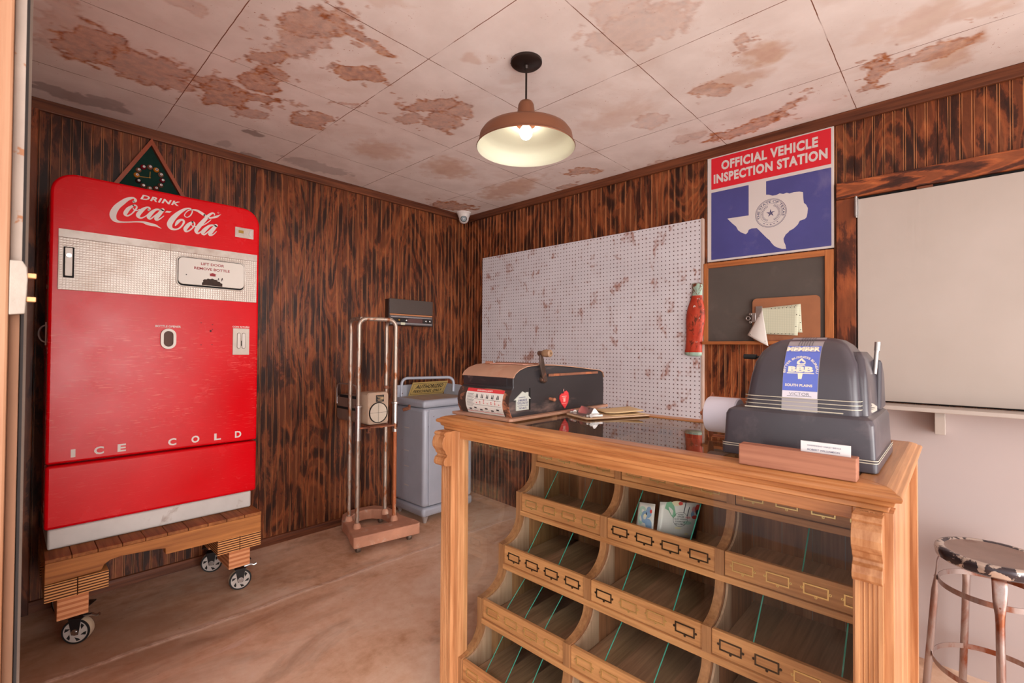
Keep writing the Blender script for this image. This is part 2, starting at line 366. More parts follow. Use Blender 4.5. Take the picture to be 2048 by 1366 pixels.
STAINS = [[0.723,-2.608,0.054,0.104,-0.175,0.006,0.9,0],[0.689,-2.413,0.01,0.162,-0.146,0.009,0.8,0],[0.147,-2.608,0.0,0.169,-0.065,0.0,0.8,2],[0.182,-2.494,-0.017,0.072,-0.079,0.001,0.7,2],[1.513,-2.057,0.1,0.092,-0.079,0.037,0.8,0],[1.55,-1.93,-0.009,0.147,-0.036,0.008,1,0],[1.346,-2.058,0.093,0.085,-0.099,0.042,0.6,0],[1.145,-2.114,0.048,0.044,-0.065,0.023,0.9,0],[1.036,-2.045,0.004,0.053,-0.07,0.014,0.9,0],[0.942,-2.053,0.034,0.066,-0.091,0.024,1,0],[0.691,-2.14,0.047,0.099,-0.138,0.029,1,0],[0.785,-2.196,0.038,0.077,-0.068,0.013,0.9,0],[0.779,-2.018,0.039,0.106,-0.047,0.012,1,0],[0.599,-1.98,0.038,0.068,-0.059,0.016,0.7,0],[1.319,-1.802,0.049,0.077,-0.059,0.027,1.1,0],[1.334,-1.43,0.115,0.092,-0.054,0.042,0.9,0],[1.238,-1.277,0.052,0.089,-0.093,0.065,0.8,0],[1.135,-1.422,0.036,0.048,-0.052,0.033,0.7,0],[1.397,-1.294,0.032,0.062,-0.066,0.048,0.8,0],[0.756,-1.752,0.037,0.082,-0.097,0.036,0.9,0],[0.688,-1.292,0.086,0.166,-0.122,0.067,0.6,1],[0.765,-0.837,0.077,0.155,-0.145,0.107,0.7,1],[0.154,-1.425,0.022,0.218,-0.081,0.03,0.5,2],[0.368,-1.904,0.019,0.049,-0.035,0.009,1,2],[0.032,-1.807,0.016,0.05,-0.044,0.012,0.8,2],[0.095,-1.961,0.027,0.056,-0.064,0.015,0.5,2],[0.789,-0.288,0.312,0.032,-0.109,0.137,0.8,1],[0.146,-0.301,0.097,0.16,-0.09,0.071,1,0],[1.383,-0.219,0.101,0.048,-0.035,0.054,0.9,0],[1.142,-0.028,0.071,0.024,-0.03,0.046,0.8,0],[1.928,-0.72,0.2,0.037,-0.048,0.109,0.35,1],[2.33,-1.252,0.204,0.049,-0.035,0.111,0.35,0],[2.343,-1.381,0.097,0.022,-0.023,0.073,0.3,0],[2.639,-0.776,0.1,0.011,-0.009,0.076,0.9,1],[2.467,-0.659,0.151,0.035,-0.013,0.061,0.7,1],[2.376,-0.648,0.084,0.041,-0.014,0.045,0.7,0],[2.952,-0.342,0.067,-0.063,0.009,0.081,1,0],[3.102,-0.343,0.155,-0.021,0.006,0.072,0.8,0],[3.174,-0.276,0.081,-0.023,0.013,0.119,0.8,1],[3.244,-0.357,0.057,-0.001,0.006,0.055,0.7,1],[2.921,-0.206,0.037,0.013,-0.002,0.052,0.9,0],[2.569,-0.226,0.084,-0.067,-0.0,0.044,0.9,0],[2.375,-0.158,0.205,-0.016,-0.012,0.064,1,0],[3.111,-0.59,0.111,-0.032,0.013,0.11,0.5,1],[2.972,-0.625,0.084,-0.002,0.003,0.094,0.3,1],[1.759,-1.538,0.021,0.019,-0.023,0.021,0.5,1],[1.828,-1.492,0.027,0.025,-0.017,0.016,0.4,1],[1.767,-1.325,0.048,0.044,-0.038,0.04,0.25,1],[1.777,-1.934,0.059,0.07,-0.02,0.011,0.3,1],[1.257,-2.405,0.014,0.08,-0.038,0.002,0.4,0],[1.836,0.04,0.16,0.001,-0.036,0.099,0.5,0],[2.115,-0.241,0.108,-0.005,-0.016,0.059,0.4,0],[0.772,-2.683,-0.044,0.074,-0.244,-0.025,0.3,0],[3.253,-0.545,0.093,0.005,0.008,0.057,0.5,1],[2.034,-0.552,0.1,0.015,-0.028,0.076,0.4,0],[1.052,-1.72,0.036,0.032,-0.022,0.012,0.7,0],[1.283,-1.918,0.018,0.017,-0.017,0.008,0.8,0],[1.397,-1.765,0.025,0.023,-0.02,0.012,0.8,0],[2.59,-0.917,0.031,-0.008,-0.002,0.041,0.6,0]]
nx, ny = 480, 380; gx = np.linspace(-.05, 4.6, nx); gx = np.where(gx > 3.6, gx, gx); gx = np.concatenate([np.linspace(-.05, 3.6, nx - 2), [4.2, 4.8]]); gy = np.linspace(-2.95, .05, ny)
GX, GY = np.meshgrid(gx, gy, indexing='ij'); px_ = GX + (fbm(GX, GY, 14, 4, 1) - .47) * .085; py_ = GY + (fbm(GX, GY, 14, 4, 9) - .47) * .11
rag = fbm(GX, GY, 30, 4, 5); st = np.zeros((3, nx, ny))
rng = np.random.RandomState(4)
for cx, cy, ux, uy, vx, vy, s_, k in list(STAINS):          # spatter round the big brown marks
    if k == 0 and s_ > .55:
        for _ in range(7):
            a_ = rng.rand() * 6.28; d_ = 1.1 + rng.rand() * .9; r_ = .004 + .010 * rng.rand() ** 2
            STAINS.append([cx + (ux * cos(a_) + vx * sin(a_)) * d_, cy + (uy * cos(a_) + vy * sin(a_)) * d_, r_ * 1.5, r_ * .4, -r_ * .3, r_, .8, 0])
for cx, cy, ux, uy, vx, vy, s_, k in STAINS:
    det = ux * vy - uy * vx; dx, dy = px_ - cx, py_ - cy
    d = np.sqrt(((dx * vy - dy * vx) / det) ** 2 + ((dy * ux - dx * uy) / det) ** 2) + (rag - .47) * 1.0
    mk = np.clip((1.08 - d) / .16, 0, 1); edge = np.exp(-((d - .93) / .09) ** 2)
    if k == 1: mk = np.clip((1.15 - d) / .55, 0, 1)
    st[k] = np.maximum(st[k], np.clip(s_ * mk * ((.62 + .5 * edge) if k == 0 else .8), 0, 1))
mb = MB(); mb.v = [(x, y, H) for x in gx for y in gy]; mb.f = [(i * ny + j, i * ny + j + 1, (i + 1) * ny + j + 1, (i + 1) * ny + j) for i in range(nx - 1) for j in range(ny - 1)]
mb.sm = [False] * len(mb.f); mb.mi = [0] * len(mb.f)
ce = mb.build('ceiling', m_ceil, fixn=False); ce['kind'] = 'structure'; ce['label'] = 'white tiled ceiling with brown water stains'
a_ = ce.data.attributes.new('stain', 'FLOAT_VECTOR', 'POINT'); a_.data.foreach_set('vector', np.stack([st[0], st[1], st[2]], -1).astype(np.float32).ravel())
struct('roof', MB().box(-.15, 4.85, -3.0, .15, H + .03, H + .15), plain('roof_board', (120, 110, 104), .9))
# concrete floor, running on outside
m = N('dusty_concrete'); X = m.xyz()
n1 = m.noise(m.map((1, .5, 1)), 2.2, 6, .62, .4); n2 = m.noise(m.co, 18, 6, .65); n3 = m.noise(m.map((1, .3, 1)), 6, 5, .6, .6)
c = m.ramp(m.math('MULTIPLY_ADD', n1, .7, m.math('MULTIPLY', n2, .3)), [(.34, L(190, 138, 102)), (.48, L(222, 178, 148)), (.6, L(234, 200, 174)), (.75, L(240, 216, 200))])
c = m.mix(m.math('MULTIPLY', m.step(m.noise(m.map((1, .6, 1), (5, 0, 0)), 3.1, 5, .6, .5), .56, .7), .55), c, L(134, 94, 72))
c = m.mix(m.math('MULTIPLY', m.step(n3, .62, .72), .6), c, L(226, 198, 184))
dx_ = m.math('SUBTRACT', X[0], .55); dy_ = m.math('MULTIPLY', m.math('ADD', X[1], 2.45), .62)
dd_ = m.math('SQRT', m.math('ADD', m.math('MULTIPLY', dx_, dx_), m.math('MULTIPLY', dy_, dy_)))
dark_patch = m.step(m.math('ADD', dd_, m.math('MULTIPLY', m.math('SUBTRACT', n3, .5), 1.1)), .62, .12)  # browner floor patch centred on the dolly
c = m.mix(m.math('MULTIPLY', dark_patch, .62), c, L(124, 80, 52))
spots = m.step(m.noise(m.map((1, .5, 1)), 34, 4, .7), .66, .74); c = m.mix(m.math('MULTIPLY', spots, .45), c, L(128, 86, 64))
wv = m.math('MULTIPLY', m.math('SUBTRACT', m.noise(m.co, 5, 4), .5), .05)
ds = m.math('ABSOLUTE', m.math('ADD', m.math('SUBTRACT', X[0], m.math('MULTIPLY_ADD', X[1], .025, .73)), wv))
rid = m.math('SUBTRACT', 1.0, m.step(ds, .006, .022)); crk = m.math('LESS_THAN', ds, .0022)
c = m.mix(m.math('MULTIPLY', m.math('MULTIPLY', rid, m.step(n2, .3, .6)), .75), c, L(244, 214, 194)); c = m.mix(m.math('MULTIPLY', crk, .3), c, L(96, 62, 46))
m.bump(m.math('ADD', m.math('MULTIPLY', n2, .35), rid), .25, .006)
m_floor = m.out(c, .62, 0, .3)
mb = MB(); xs, y0, y1 = (-.15, 5.3), -4.2, .15
mb.add([(x, y, FLZ(x) - t) for x in xs for y in (y0, y1) for t in (0, .2)], [(0, 2, 6, 4), (1, 5, 7, 3), (0, 4, 5, 1), (2, 3, 7, 6), (0, 1, 3, 2), (4, 6, 7, 5)])
struct('floor', mb, m_floor, 'dusty tan concrete floor with a pale ragged joint')
# trims
struct('trim_1', MB().box(0, .018, -2.80, 0, 2.372, H), m_trimY, 'stained wood strip along the ceiling over the red machine', bevel=.004)
struct('trim_2', MB().box(0, 4.7, -.018, 0, 2.372, H), m_trimX, 'stained wood strip along the ceiling over the pegboard', bevel=.004)
mb = MB().prism([(0, -.02), (.016, -.02), (.016, .034), (.010, .047), (0, .05)], lambda a, b, d: (a, d, b), -2.80, 0)
struct('baseboard_left', mb, m_trimY, 'narrow stained wood skirting under the scorched panelling')
struct('trim_3', MB().box(2.756, 4.7, -.024, 0, 1.996, 2.078), m_head, 'wood casing board over the white shutter', bevel=.004)
struct('trim_4', MB().box(2.756, 2.836, -.022, 0, 1.0, 1.994), m_trimZ, 'upright wood casing board beside the white shutter', bevel=.003)
struct('trim_5', MB().box(0, .03, -2.80, -2.725, -.02, 2.372), m_trimZ, 'upright wood board where the panelling ends by the doorway', bevel=.003)
# painted lower wall and shutter
m = N('cream_gloss_paint'); v = m.map((1, 1, .06)); g1 = m.noise(v, 60, 4, .6)
m.bump(m.math('MULTIPLY', g1, m.step(m.noise(m.co, 2, 2), .45, .6)), .25, .003)
m_cream = m.out(m.ramp(m.noise(m.co, 3, 3), [(.3, L(182, 168, 158)), (.7, L(190, 176, 167))]), .36, 0, .4)
m_pink = paint('pinkish_wall_paint', (190, 173, 169), .6, 0, .02, 3, (190, 165, 160), .74, 30)
struct('wall_lower', MB().box(2.70, 4.7, -.012, 0, -.4, 1.0), m_pink, 'pale painted lower wall under the ledge behind the stool')
t = thing('window_shutter', (3.5, -.02, 1.02), 'large cream painted flat shutter hinged on the wood casing above the ledge', 'shutter')
MB().box(2.842, 4.3, -.024, -.004, 1.022, 1.982).build('shutter_panel', m_cream, t, .002)
MB().box(2.84, 4.3, -.003, -.0005, 1.016, 1.996).build('backing', m_dark, t)
MB().box(3.06, 3.115, -.026, -.004, 1.982, 1.992).build('batten', m_trimX, t)
for z0, z1 in ((1.90, 1.99), (1.155, 1.235)):
    h = MB().cyl((2.838, -.031, z0), (2.838, -.031, z1), .0075, 12); h.ball((2.838, -.031, z1 + .003), .006); h.ball((2.838, -.031, z0 - .003), .006)
    h.box(2.8385, 2.847, -.0275, -.0235, z0 + .004, z1 - .004)
    for k in range(3): h.cyl((2.838, -.031, z0 + (k + .7) * (z1 - z0) / 3.4), (2.838, -.031, z0 + (k + .72) * (z1 - z0) / 3.4), .0082, 12)
    h.build('hinge', m_steel, t)
t = thing('wall_ledge', (3.4, -.08, .996), 'narrow cream painted ledge on a bracket under the big shutter', 'shelf')
MB().box(2.76, 4.4, -.155, -.0125, .996, 1.014).build('shelf_board', m_cream, t, .003)
MB().prism([(-.0125, .9955), (-.115, .9955), (-.118, .975), (-.105, .90), (-.0125, .895)], lambda a, b, d: (d, a, b), 3.118, 3.152).build('bracket', m_cream, t, .002)
# front wall with the doorway the picture is taken from
m_jamb = oak('raw_door_jamb', (140, 92, 62), (166, 120, 90), 2, .6)
m_plas = paint('rough_plaster', (160, 142, 130), .85, 0, .1, 12, (150, 100, 70), .63, 30, bump=.4)
struct('wall_front', MB().box(-.1, 2.23, -2.93, -2.80, -.4, H + .02), m_plas)
mb = MB().box(2.232, 2.30, -2.93, -2.818, -.3, H); struct('trim_6', mb, m_jamb, 'pale wood door jamb at the edge of the picture', bevel=.003)
mb = MB().box(2.232, 2.287, -2.8175, -2.808, -.3, 1.33); struct('trim_7', mb, oak('dry_jamb_edge', (110, 76, 54), (134, 92, 66), 2, .7))
mb = MB().box(2.232, 2.287, -2.8175, -2.807, 1.33, H); struct('trim_8', mb, m_plas)
mb = MB().box(2.232, 2.262, -2.8065, -2.8035, -.3, H); struct('trim_9', mb, plain('grey_weatherstrip', (70, 66, 66), .7))
t = thing('door_hinge', (2.3, -2.80, 1.33), 'white painted strike plate with two pale prongs on the door jamb', 'strike plate')
m_flake = paint('flaking_paint', (160, 146, 134), .7, 0, .06, 40, (150, 96, 70), .64, 60, bump=.3)
mb = MB().prism([(-2.818, 1.294), (-2.8035, 1.296), (-2.8015, 1.34), (-2.8025, 1.356), (-2.8065, 1.364), (-2.818, 1.364)], lambda a, b, d: (d, a, b), 2.29, 2.306)
mb.build('plate', m_flake, t, .001)
for z in (1.346, 1.315): MB().box(2.292, 2.304, -2.8025, -2.7935, z - .003, z + .003).build('prong', paint('bare_wood_prong', (216, 158, 106), .6), t, .0008)
# far side of the room: wall with a wide door opening, made large to let light in, and the open shop front beside the camera
m_pl2 = paint('plain_wall', (196, 172, 160), .8, 0, .05)
mb = MB()
for y0, y1, z0, z1 in ((-3.0, -2.6, -.4, H), (-.3, .1, -.4, H), (-2.6, -.3, 2.2, H), (-2.6, -.3, -.4, -.1)): mb.box(4.7, 4.8, y0, y1, z0, z1)
struct('wall_east', mb, m_pl2)
mb = MB().box(4.69, 4.81, -2.6, -2.54, -.1, 2.2).box(4.69, 4.81, -.36, -.3, -.1, 2.2).box(4.69, 4.81, -2.54, -.36, 2.14, 2.2)
struct('door_1', mb, m_white)

# ------------------------------------------------------------------ vending machine
m = N('red_enamel'); v = m.co
c = m.ramp(m.noise(v, 4, 3), [(.3, L(206, 0, 12)), (.7, L(218, 2, 18))])
X = m.xyz()
def scratch(rot, sc, th, seed):
    q = m.noise(m.map((1, sc[0], sc[1]), (seed, seed, seed), (rot, 0, 0)), 9, 2, .5, .3); return m.step(q, th, th + .02)
zone = m.math('MULTIPLY', m.step(m.noise(v, 2.4, 3), .38, .55), m.math('MULTIPLY_ADD', m.math('MULTIPLY', m.step(X[2], .40, .56), m.step(X[2], 1.0, .84)), .85, .12))
s1 = m.math('MAXIMUM', m.math('MAXIMUM', scratch(.25, (1.6, 34), .66, 1), scratch(-.2, (1.8, 30), .67, 4)), m.math('MAXIMUM', scratch(1.2, (1.5, 36), .70, 7), scratch(.6, (2, 40), .69, 9)))
c = m.mix(m.math('MULTIPLY', m.math('MULTIPLY', s1, zone), .75), c, L(246, 120, 110))
chip = m.step(m.noise(v, 42, 3), .755, .77); c = m.mix(m.math('MULTIPLY', chip, .8), c, L(190, 110, 90))
m_red = m.out(c, m.math('MULTIPLY_ADD', m.noise(v, 5, 5), .25, .12), 0, .2)
m = N('dirty_aluminium'); v = m.co
c = m.ramp(m.noise(m.map((1, 1, 1)), 7, 5, .6), [(.32, L(170, 150, 136)), (.5, L(196, 184, 174)), (.7, L(206, 196, 188))])
m_alu = m.out(c, .4, .25, .4)
m = N('gridded_aluminium'); X = m.xyz()
def grid(sock, p, o=.0): return m.math('ABSOLUTE', m.math('SUBTRACT', m.math('FRACT', m.math('ADD', m.math('DIVIDE', sock, p), 100.5 + o)), .5))
g = m.math('MINIMUM', grid(X[1], .0105), grid(X[2], .0105)); gl = m.step(g, .14, .06)
dirt = m.step(m.noise(m.co, 6, 4), .35, .6)
c = m.ramp(m.noise(m.co, 9, 5), [(.3, L(184, 170, 158)), (.7, L(204, 194, 185))])
c = m.mix(m.math('MULTIPLY', gl, m.math('MULTIPLY_ADD', dirt, .45, .12)), c, L(150, 116, 94))
m.bump(g, .5, .002); m_grid = m.out(c, .35, .3, .4)
m_logo = paint('cream_lettering', (216, 203, 196), .5, 0, .03, 20)
m_base = paint('pitted_base', (196, 188, 182), .5, .15, .08, 8, (150, 124, 108), .64, 9, wsoft=.12)
vm = thing('vending_machine', (.235, -2.29, .40), 'tall red enamelled bottle vending machine with silver band on a wooden dolly', 'vending machine')
B = lambda poly, x0, x1: MB().prism(poly, lambda a, b, d: (d, a, b), x0, x1)
B(rrect(-2.690, -1.890, .487, 1.978, .012, 3, .075), .035, .37).build('cabinet', m_red, vm, .006)
B(rrect(-2.697, -1.884, .757, 1.988, .010, 8, .085), .345, .437).build('door', m_red, vm, .02, 5)
B(rrect(-2.697, -1.884, .485, .750, .012, 4), .345, .437).build('lower_panel', m_red, vm, .013, 4)
B(rrect(-2.686, -1.904, .3985, .484, .008, 4), .06, .425).build('base', m_base, vm, .008, 3)
band = B([(-2.671, 1.49), (-1.897, 1.49), (-1.897, 1.746), (-2.671, 1.746)], .436, .4425).build('silver_band', m_grid, vm, .0015)
MB().rect(-2.671, -1.897, 1.712, 1.746, FX(.443), 0).build('smooth_strip', m_alu, band)
mb = MB().rect(-2.2835, -2.2822, 1.492, 1.745, FX(.4433), 0).rect(-2.671, -1.897, 1.7105, 1.7122, FX(.4433), 0); mb.build('seam_lines', plain('seam_brown', (120, 84, 66), .7), band)
mb = MB().prism(rrect(-2.259, -1.955, 1.545, 1.695, .026, 6), FX(.443), -.001, .0035); fr = mb.build('bottle_door', m_alu, vm, .002, label='delivery flap with red instructions')
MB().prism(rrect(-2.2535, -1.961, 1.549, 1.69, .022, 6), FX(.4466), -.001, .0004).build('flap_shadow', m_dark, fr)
MB().prism(rrect(-2.2515, -1.9625, 1.557, 1.687, .02, 6), FX(.447), -.001, .0055).build('flap', paint('ivory_flap', (218, 208, 197), .35, 0, .03, 6), fr, .002)
f = FX(.4529)
mb = MB().text('LIFT DOOR', (-2.158, -2.056, 1.658, 1.671), f, 0, .02).text('REMOVE BOTTLE', (-2.187, -2.030, 1.634, 1.647), f, 0, .02)
mb.add([f(*p, 0) for p in ((-2.119, 1.607), (-2.094, 1.607), (-2.094, 1.617), (-2.089, 1.617), (-2.1065, 1.624), (-2.124, 1.617), (-2.119, 1.617))], [tuple(range(7))])
mb.build('instruction_lettering', plain('maroon_ink', (150, 30, 36), .6), fr)
rb = [(-2.153, 1.559), (-2.153, 1.571), (-2.148, 1.574), (-2.149, 1.583), (-2.142, 1.589), (-2.134, 1.588), (-2.128, 1.594), (-2.117, 1.592), (-2.108, 1.596), (-2.096, 1.59), (-2.09, 1.592), (-2.084, 1.583), (-2.076, 1.583), (-2.07, 1.576), (-2.063, 1.574), (-2.063, 1.559)]
mb = MB().add([f(a, b, .0001) for a, b in rb], [tuple(range(len(rb)))]); MB().disc(-2.219, 1.603, .0025, f, 0).build('chip', m_dark, fr)
mb.ribbon([(-2.084, 1.585, .002), (-2.081, 1.6, .003), (-2.078, 1.588, .001)], f).ribbon([(-2.068, 1.585, .002), (-2.064, 1.602, .004), (-2.062, 1.588, .001)], f)
mb.build('rust_patch', paint('dark_rust', (58, 40, 32), .8, 0, .3, 40), fr)
mb = MB().prism(rrect(-2.655, -2.621, 1.542, 1.672, .002, 2), FX(.4425), 0, .003); lk = mb.build('lock_recess', m_dark, vm, label='black framed lock plate')
MB().prism(rrect(-2.650, -2.627, 1.549, 1.668, .002, 2), FX(.4455), 0, .0025).build('lock_plate', m_alu, lk, .0008)
mb = MB().cyl((.447, -2.6385, 1.635), (.454, -2.6385, 1.635), .009, 18); mb.box(.4541, .4545, -2.640, -2.637, 1.629, 1.638); mb.build('key_cylinder', m_chrome, lk)
mb = MB().prism([(-2.004, 1.828), (-1.915, 1.828), (-1.915, 1.881), (-2.004, 1.881)], FX(.4365), 0, .004); cp = mb.build('coin_plate', m_alu, vm, .001)
MB().prism([(-1.988, 1.851), (-1.964, 1.851), (-1.964, 1.866), (-1.988, 1.866)], FX(.4405), 0, .001).build('denomination_tag', m_brass, cp)
mb = MB().prism([(-1.926 + .013 * cos(t), 1.854 + .017 * sin(t)) for t in [pi / 2 + pi * k / 12 for k in range(13)]], FX(.4405), 0, .004); mb.build('coin_slot', m_chrome, cp)
mb = MB().prism([(-2.008, 1.211), (-1.929, 1.211), (-1.929, 1.35), (-2.008, 1.35)], FX(.4365), 0, .006); cr = mb.build('coin_return', paint('ivory_metal', (206, 192, 178), .4), vm, .002)
for y in (-1.980, -1.957): MB().prism(rrect(y - .0092, y + .0092, 1.2432, 1.3268, .009, 5), FX(.4422), 0, .0006).build('slot_shadow', plain('slot_brown', (112, 88, 74), .6), cr)
for y in (-1.980, -1.957): MB().prism(rrect(y - .0075, y + .0075, 1.245, 1.325, .0074, 5), FX(.4425), 0, .0035).build('return_slot', m_alu, cr, .0012)
MB().box(.4461, .4463, -1.970, -1.967, 1.258, 1.285).build('slot_mark', m_dark, cr)
mb = MB(); o_, i_ = rrect(-2.316, -2.254, 1.240, 1.338, .031, 9), rrect(-2.304, -2.266, 1.252, 1.326, .019, 9)
mb.loft([[(.437, a, b) for a, b in o_], [(.449, a * .985 + -2.285 * .015, b * .985 + 1.289 * .015) for a, b in o_], [(.449, a, b) for a, b in i_], [(.4372, a, b) for a, b in i_]], caps=False)
op = mb.build('bottle_opener', paint('opener_ivory', (204, 194, 182), .4, .1, .04), vm, sharp=.5)
MB().add([(.4373, a, b) for a, b in i_], [tuple(range(len(i_)))]).build('opener_recess', paint('brown_recess', (86, 52, 36), .6), op)
f = FX(.4374)
for ch, y in (('I', -2.6125), ('C', -2.5285), ('E', -2.4505), ('C', -2.2615), ('O', -2.1665), ('L', -2.070), ('D', -1.975)):
    w = {'I': .0075, 'O': .017, 'C': .0165}.get(ch, .015); MB().text(ch, (y - w, y + w, .778, .812), f, 0, .035).build('letter', m_logo, vm)
MB().text('BOTTLE OPENER', (-2.335, -2.234, 1.3435, 1.3535), f, 0, .03).build('opener_lettering', m_logo, vm); MB().text('COIN RETURN', (-2.009, -1.929, 1.3535, 1.362), f, 0, .03).build('return_lettering', m_logo, vm)
# script lettering, stroke by stroke (y, z, width in mm)
LOGO = {"C":[[-2424,1914,9],[-2418,1920,11],[-2418,1927,9],[-2424,1932,7],[-2434,1929,10],[-2449,1919,15],[-2465,1901,19],[-2481,1881,21],[-2491,1861,23],[-2496,1843,24],[-2495,1829,22],[-2489,1818,17],[-2477,1813,10],[-2460,1814,6],[-2437,1819,5],[-2412,1825,5],[-2390,1828,8],[-2373,1825,14],[-2357,1823,13],[-2341,1822,10],[-2328,1816,5],[-2318,1812,1]],"o":[[-2425,1898,7],[-2442,1879,14],[-2452,1859,15],[-2453,1850,12],[-2447,1846,8],[-2441,1848,6],[-2429,1860,5],[-2417,1880,6],[-2412,1893,6],[-2417,1900,6],[-2425,1898,7]],"oc":[[-2426,1886,4],[-2421,1878,4],[-2412,1877,4],[-2402,1885,3]],"c":[[-2368,1889,9],[-2364,1896,8],[-2368,1901,7],[-2378,1898,8],[-2391,1885,14],[-2404,1865,16],[-2407,1854,15],[-2402,1847,10],[-2393,1847,6],[-2380,1857,4],[-2368,1872,3]],"a":[[-2323,1900,8],[-2340,1897,9],[-2356,1880,14],[-2367,1861,16],[-2367,1851,11],[-2360,1849,6],[-2347,1864,5],[-2331,1883,5]],"as":[[-2314,1902,14],[-2330,1874,16],[-2340,1854,14],[-2335,1849,8],[-2324,1857,5],[-2310,1873,3]],"C2":[[-2196,1927,4],[-2204,1932,5],[-2217,1929,7],[-2234,1917,12],[-2255,1895,17],[-2273,1870,21],[-2285,1845,22],[-2286,1831,20],[-2280,1820,14],[-2266,1817,8],[-2249,1825,6],[-2235,1844,7],[-2229,1861,9],[-2233,1869,9],[-2243,1868,10],[-2254,1856,13],[-2261,1842,8],[-2265,1834,1]],"lp":[[-2198,1928,5],[-2195,1918,5],[-2202,1899,5],[-2214,1887,4],[-2224,1888,4],[-2227,1896,4],[-2219,1912,4],[-2207,1924,5],[-2192,1928,6],[-2175,1928,10],[-2157,1920,13],[-2141,1911,13]],"o2":[[-2194,1868,8],[-2209,1852,15],[-2222,1831,16],[-2223,1820,12],[-2218,1816,8],[-2206,1823,6],[-2191,1841,6],[-2184,1857,6],[-2187,1866,7],[-2194,1868,8]],"o2c":[[-2198,1855,4],[-2191,1846,4],[-2174,1850,4]],"l":[[-2100,1920,4],[-2100,1928,6],[-2109,1929,8],[-2124,1915,12],[-2144,1885,17],[-2164,1855,19],[-2176,1832,18],[-2176,1820,13],[-2169,1816,8],[-2154,1829,5],[-2141,1844,4]],"lu":[[-2157,1855,4],[-2141,1866,4],[-2126,1881,4],[-2114,1895,3]],"lf":[[-2127,1900,9],[-2109,1906,8],[-2090,1915,10],[-2079,1924,5],[-2070,1931,1]],"a2":[[-2100,1870,8],[-2118,1864,10],[-2137,1844,16],[-2149,1826,17],[-2150,1817,11],[-2141,1815,7],[-2126,1831,5],[-2109,1852,5]],"a2s":[[-2091,1870,15],[-2109,1840,17],[-2119,1821,15],[-2113,1816,8],[-2100,1825,5],[-2089,1840,3]]}
mb = MB()
for i, q in enumerate(LOGO.values()): mb.ribbon([(a / 1000, b / 1000, w / 1000) for a, b, w in q], FX(.4373 + i * .00004), 0, 0)
mb.add([f(*p, 0) for p in ((-2.306, 1.891), (-2.287, 1.893), (-2.279, 1.902), (-2.299, 1.900))], [(0, 1, 2, 3)])
mb.text('DRINK', (-2.400, -2.245, 1.933, 1.955), f, 0, .035, .28, 1.15)
mb.ring(-2.082, 1.937, .0025, .0035, f, 0, 14)
mb.build('logo_lettering', m_logo, vm)
for y, z in ((-2.108, 1.332), (-2.10, 1.34), (-2.15, 1.372), (-2.10, 1.365), (-2.149, 1.262), (-2.101, 1.264)): MB().disc(y, z, .0045 if z == 1.332 else .0022, f, .0002, 10).build('screw_hole', m_dark, vm)
mb = MB().tube([(.30, -2.697 - .022 * sin(t), 1.305 + .036 * cos(t)) for t in [pi * k / 12 for k in range(13)]], .0035, 8)
mb.box(.285, .315, -2.699, -2.690, 1.255, 1.355); mb.build('latch_ring', m_chrome, vm)

# ------------------------------------------------------------------ dolly under it
m_pal = oak('pallet_wood', (128, 74, 38), (190, 122, 66), 1, .6, .25, .6)
m_palx = oak('pallet_plank', (118, 66, 36), (166, 104, 60), 0, .65, .2, .6)
def ply(name, a, b, n, z0, z1):
    m = N(name); X = m.xyz(); t = m.math('FRACT', m.math('MULTIPLY', m.math('SUBTRACT', X[2], z0), n / (z1 - z0)))
    nz = m.math('MULTIPLY', m.math('SUBTRACT', m.noise(m.map((1, 1, 8)), 14, 3), .5), .12)
    c = m.ramp(m.math('ADD', t, nz), [(.0, L(a)), (.5, L(a)), (.56, L(b)), (.94, L(b))]); return m.out(c, .65, 0, .2)
dl = thing('wooden_dolly', (.28, -2.29, 0), 'homemade pallet wood dolly on swivel casters under the red machine', 'dolly')
for k in range(10):
    y0 = -2.698 + k * .0808
    MB().box(.03, .54, y0 + .001, y0 + .0795, .383, .3975).build('plank', m_palx, dl, .002)
def stringer(x0, x1):
    P = [(-2.697, .3), (-2.525, .303), (-2.515, .325), (-2.495, .338), (-2.46, .343), (-2.33, .333), (-2.302, .328), (-2.300, .300), (-1.892, .296), (-1.892, .3825), (-2.697, .3825)]
    MB().prism(P, lambda a, b, d: (d, a, b), x0, x1).build('stringer', m_pal, dl, .003)
stringer(.495, .54); stringer(.26, .30); stringer(.03, .075)
m_ply = ply('ply_layers', (214, 150, 92), (78, 42, 24), 6.5, .226 - 0, .300); m_ply2 = ply('laminated_block', (214, 148, 104), (184, 112, 72), 4, .14, .226)
for yy in ((-2.697, -2.500), (-2.09, -1.892)):
    for x0, x1 in ((.33, .54), (.03, .22)):
        ym = sum(yy) / 2
        MB().box(x0, x1, yy[0], ym - .0015, .2275, .297).build('ply_block', m_ply, dl, .001)
        MB().box(x0, x1, ym + .0015, yy[1], .2275, .297).build('ply_block', m_ply, dl, .001)
        xb0, xb1 = (.35, .54) if x0 > .2 else (.03, .2)
        yb = (-2.660, -2.563) if yy[0] < -2.3 else (-2.04, -1.943)
        MB().box(xb0, xb1, yb[0], yb[1], .142, .227).build('leg_block', m_ply2, dl, .002)
m_wheel = paint('grey_wheel', (188, 176, 168), .45, 0, .06, 30); m_tyre = m_rubber; m_poly = plain('cream_tyre', (200, 176, 150), .55)
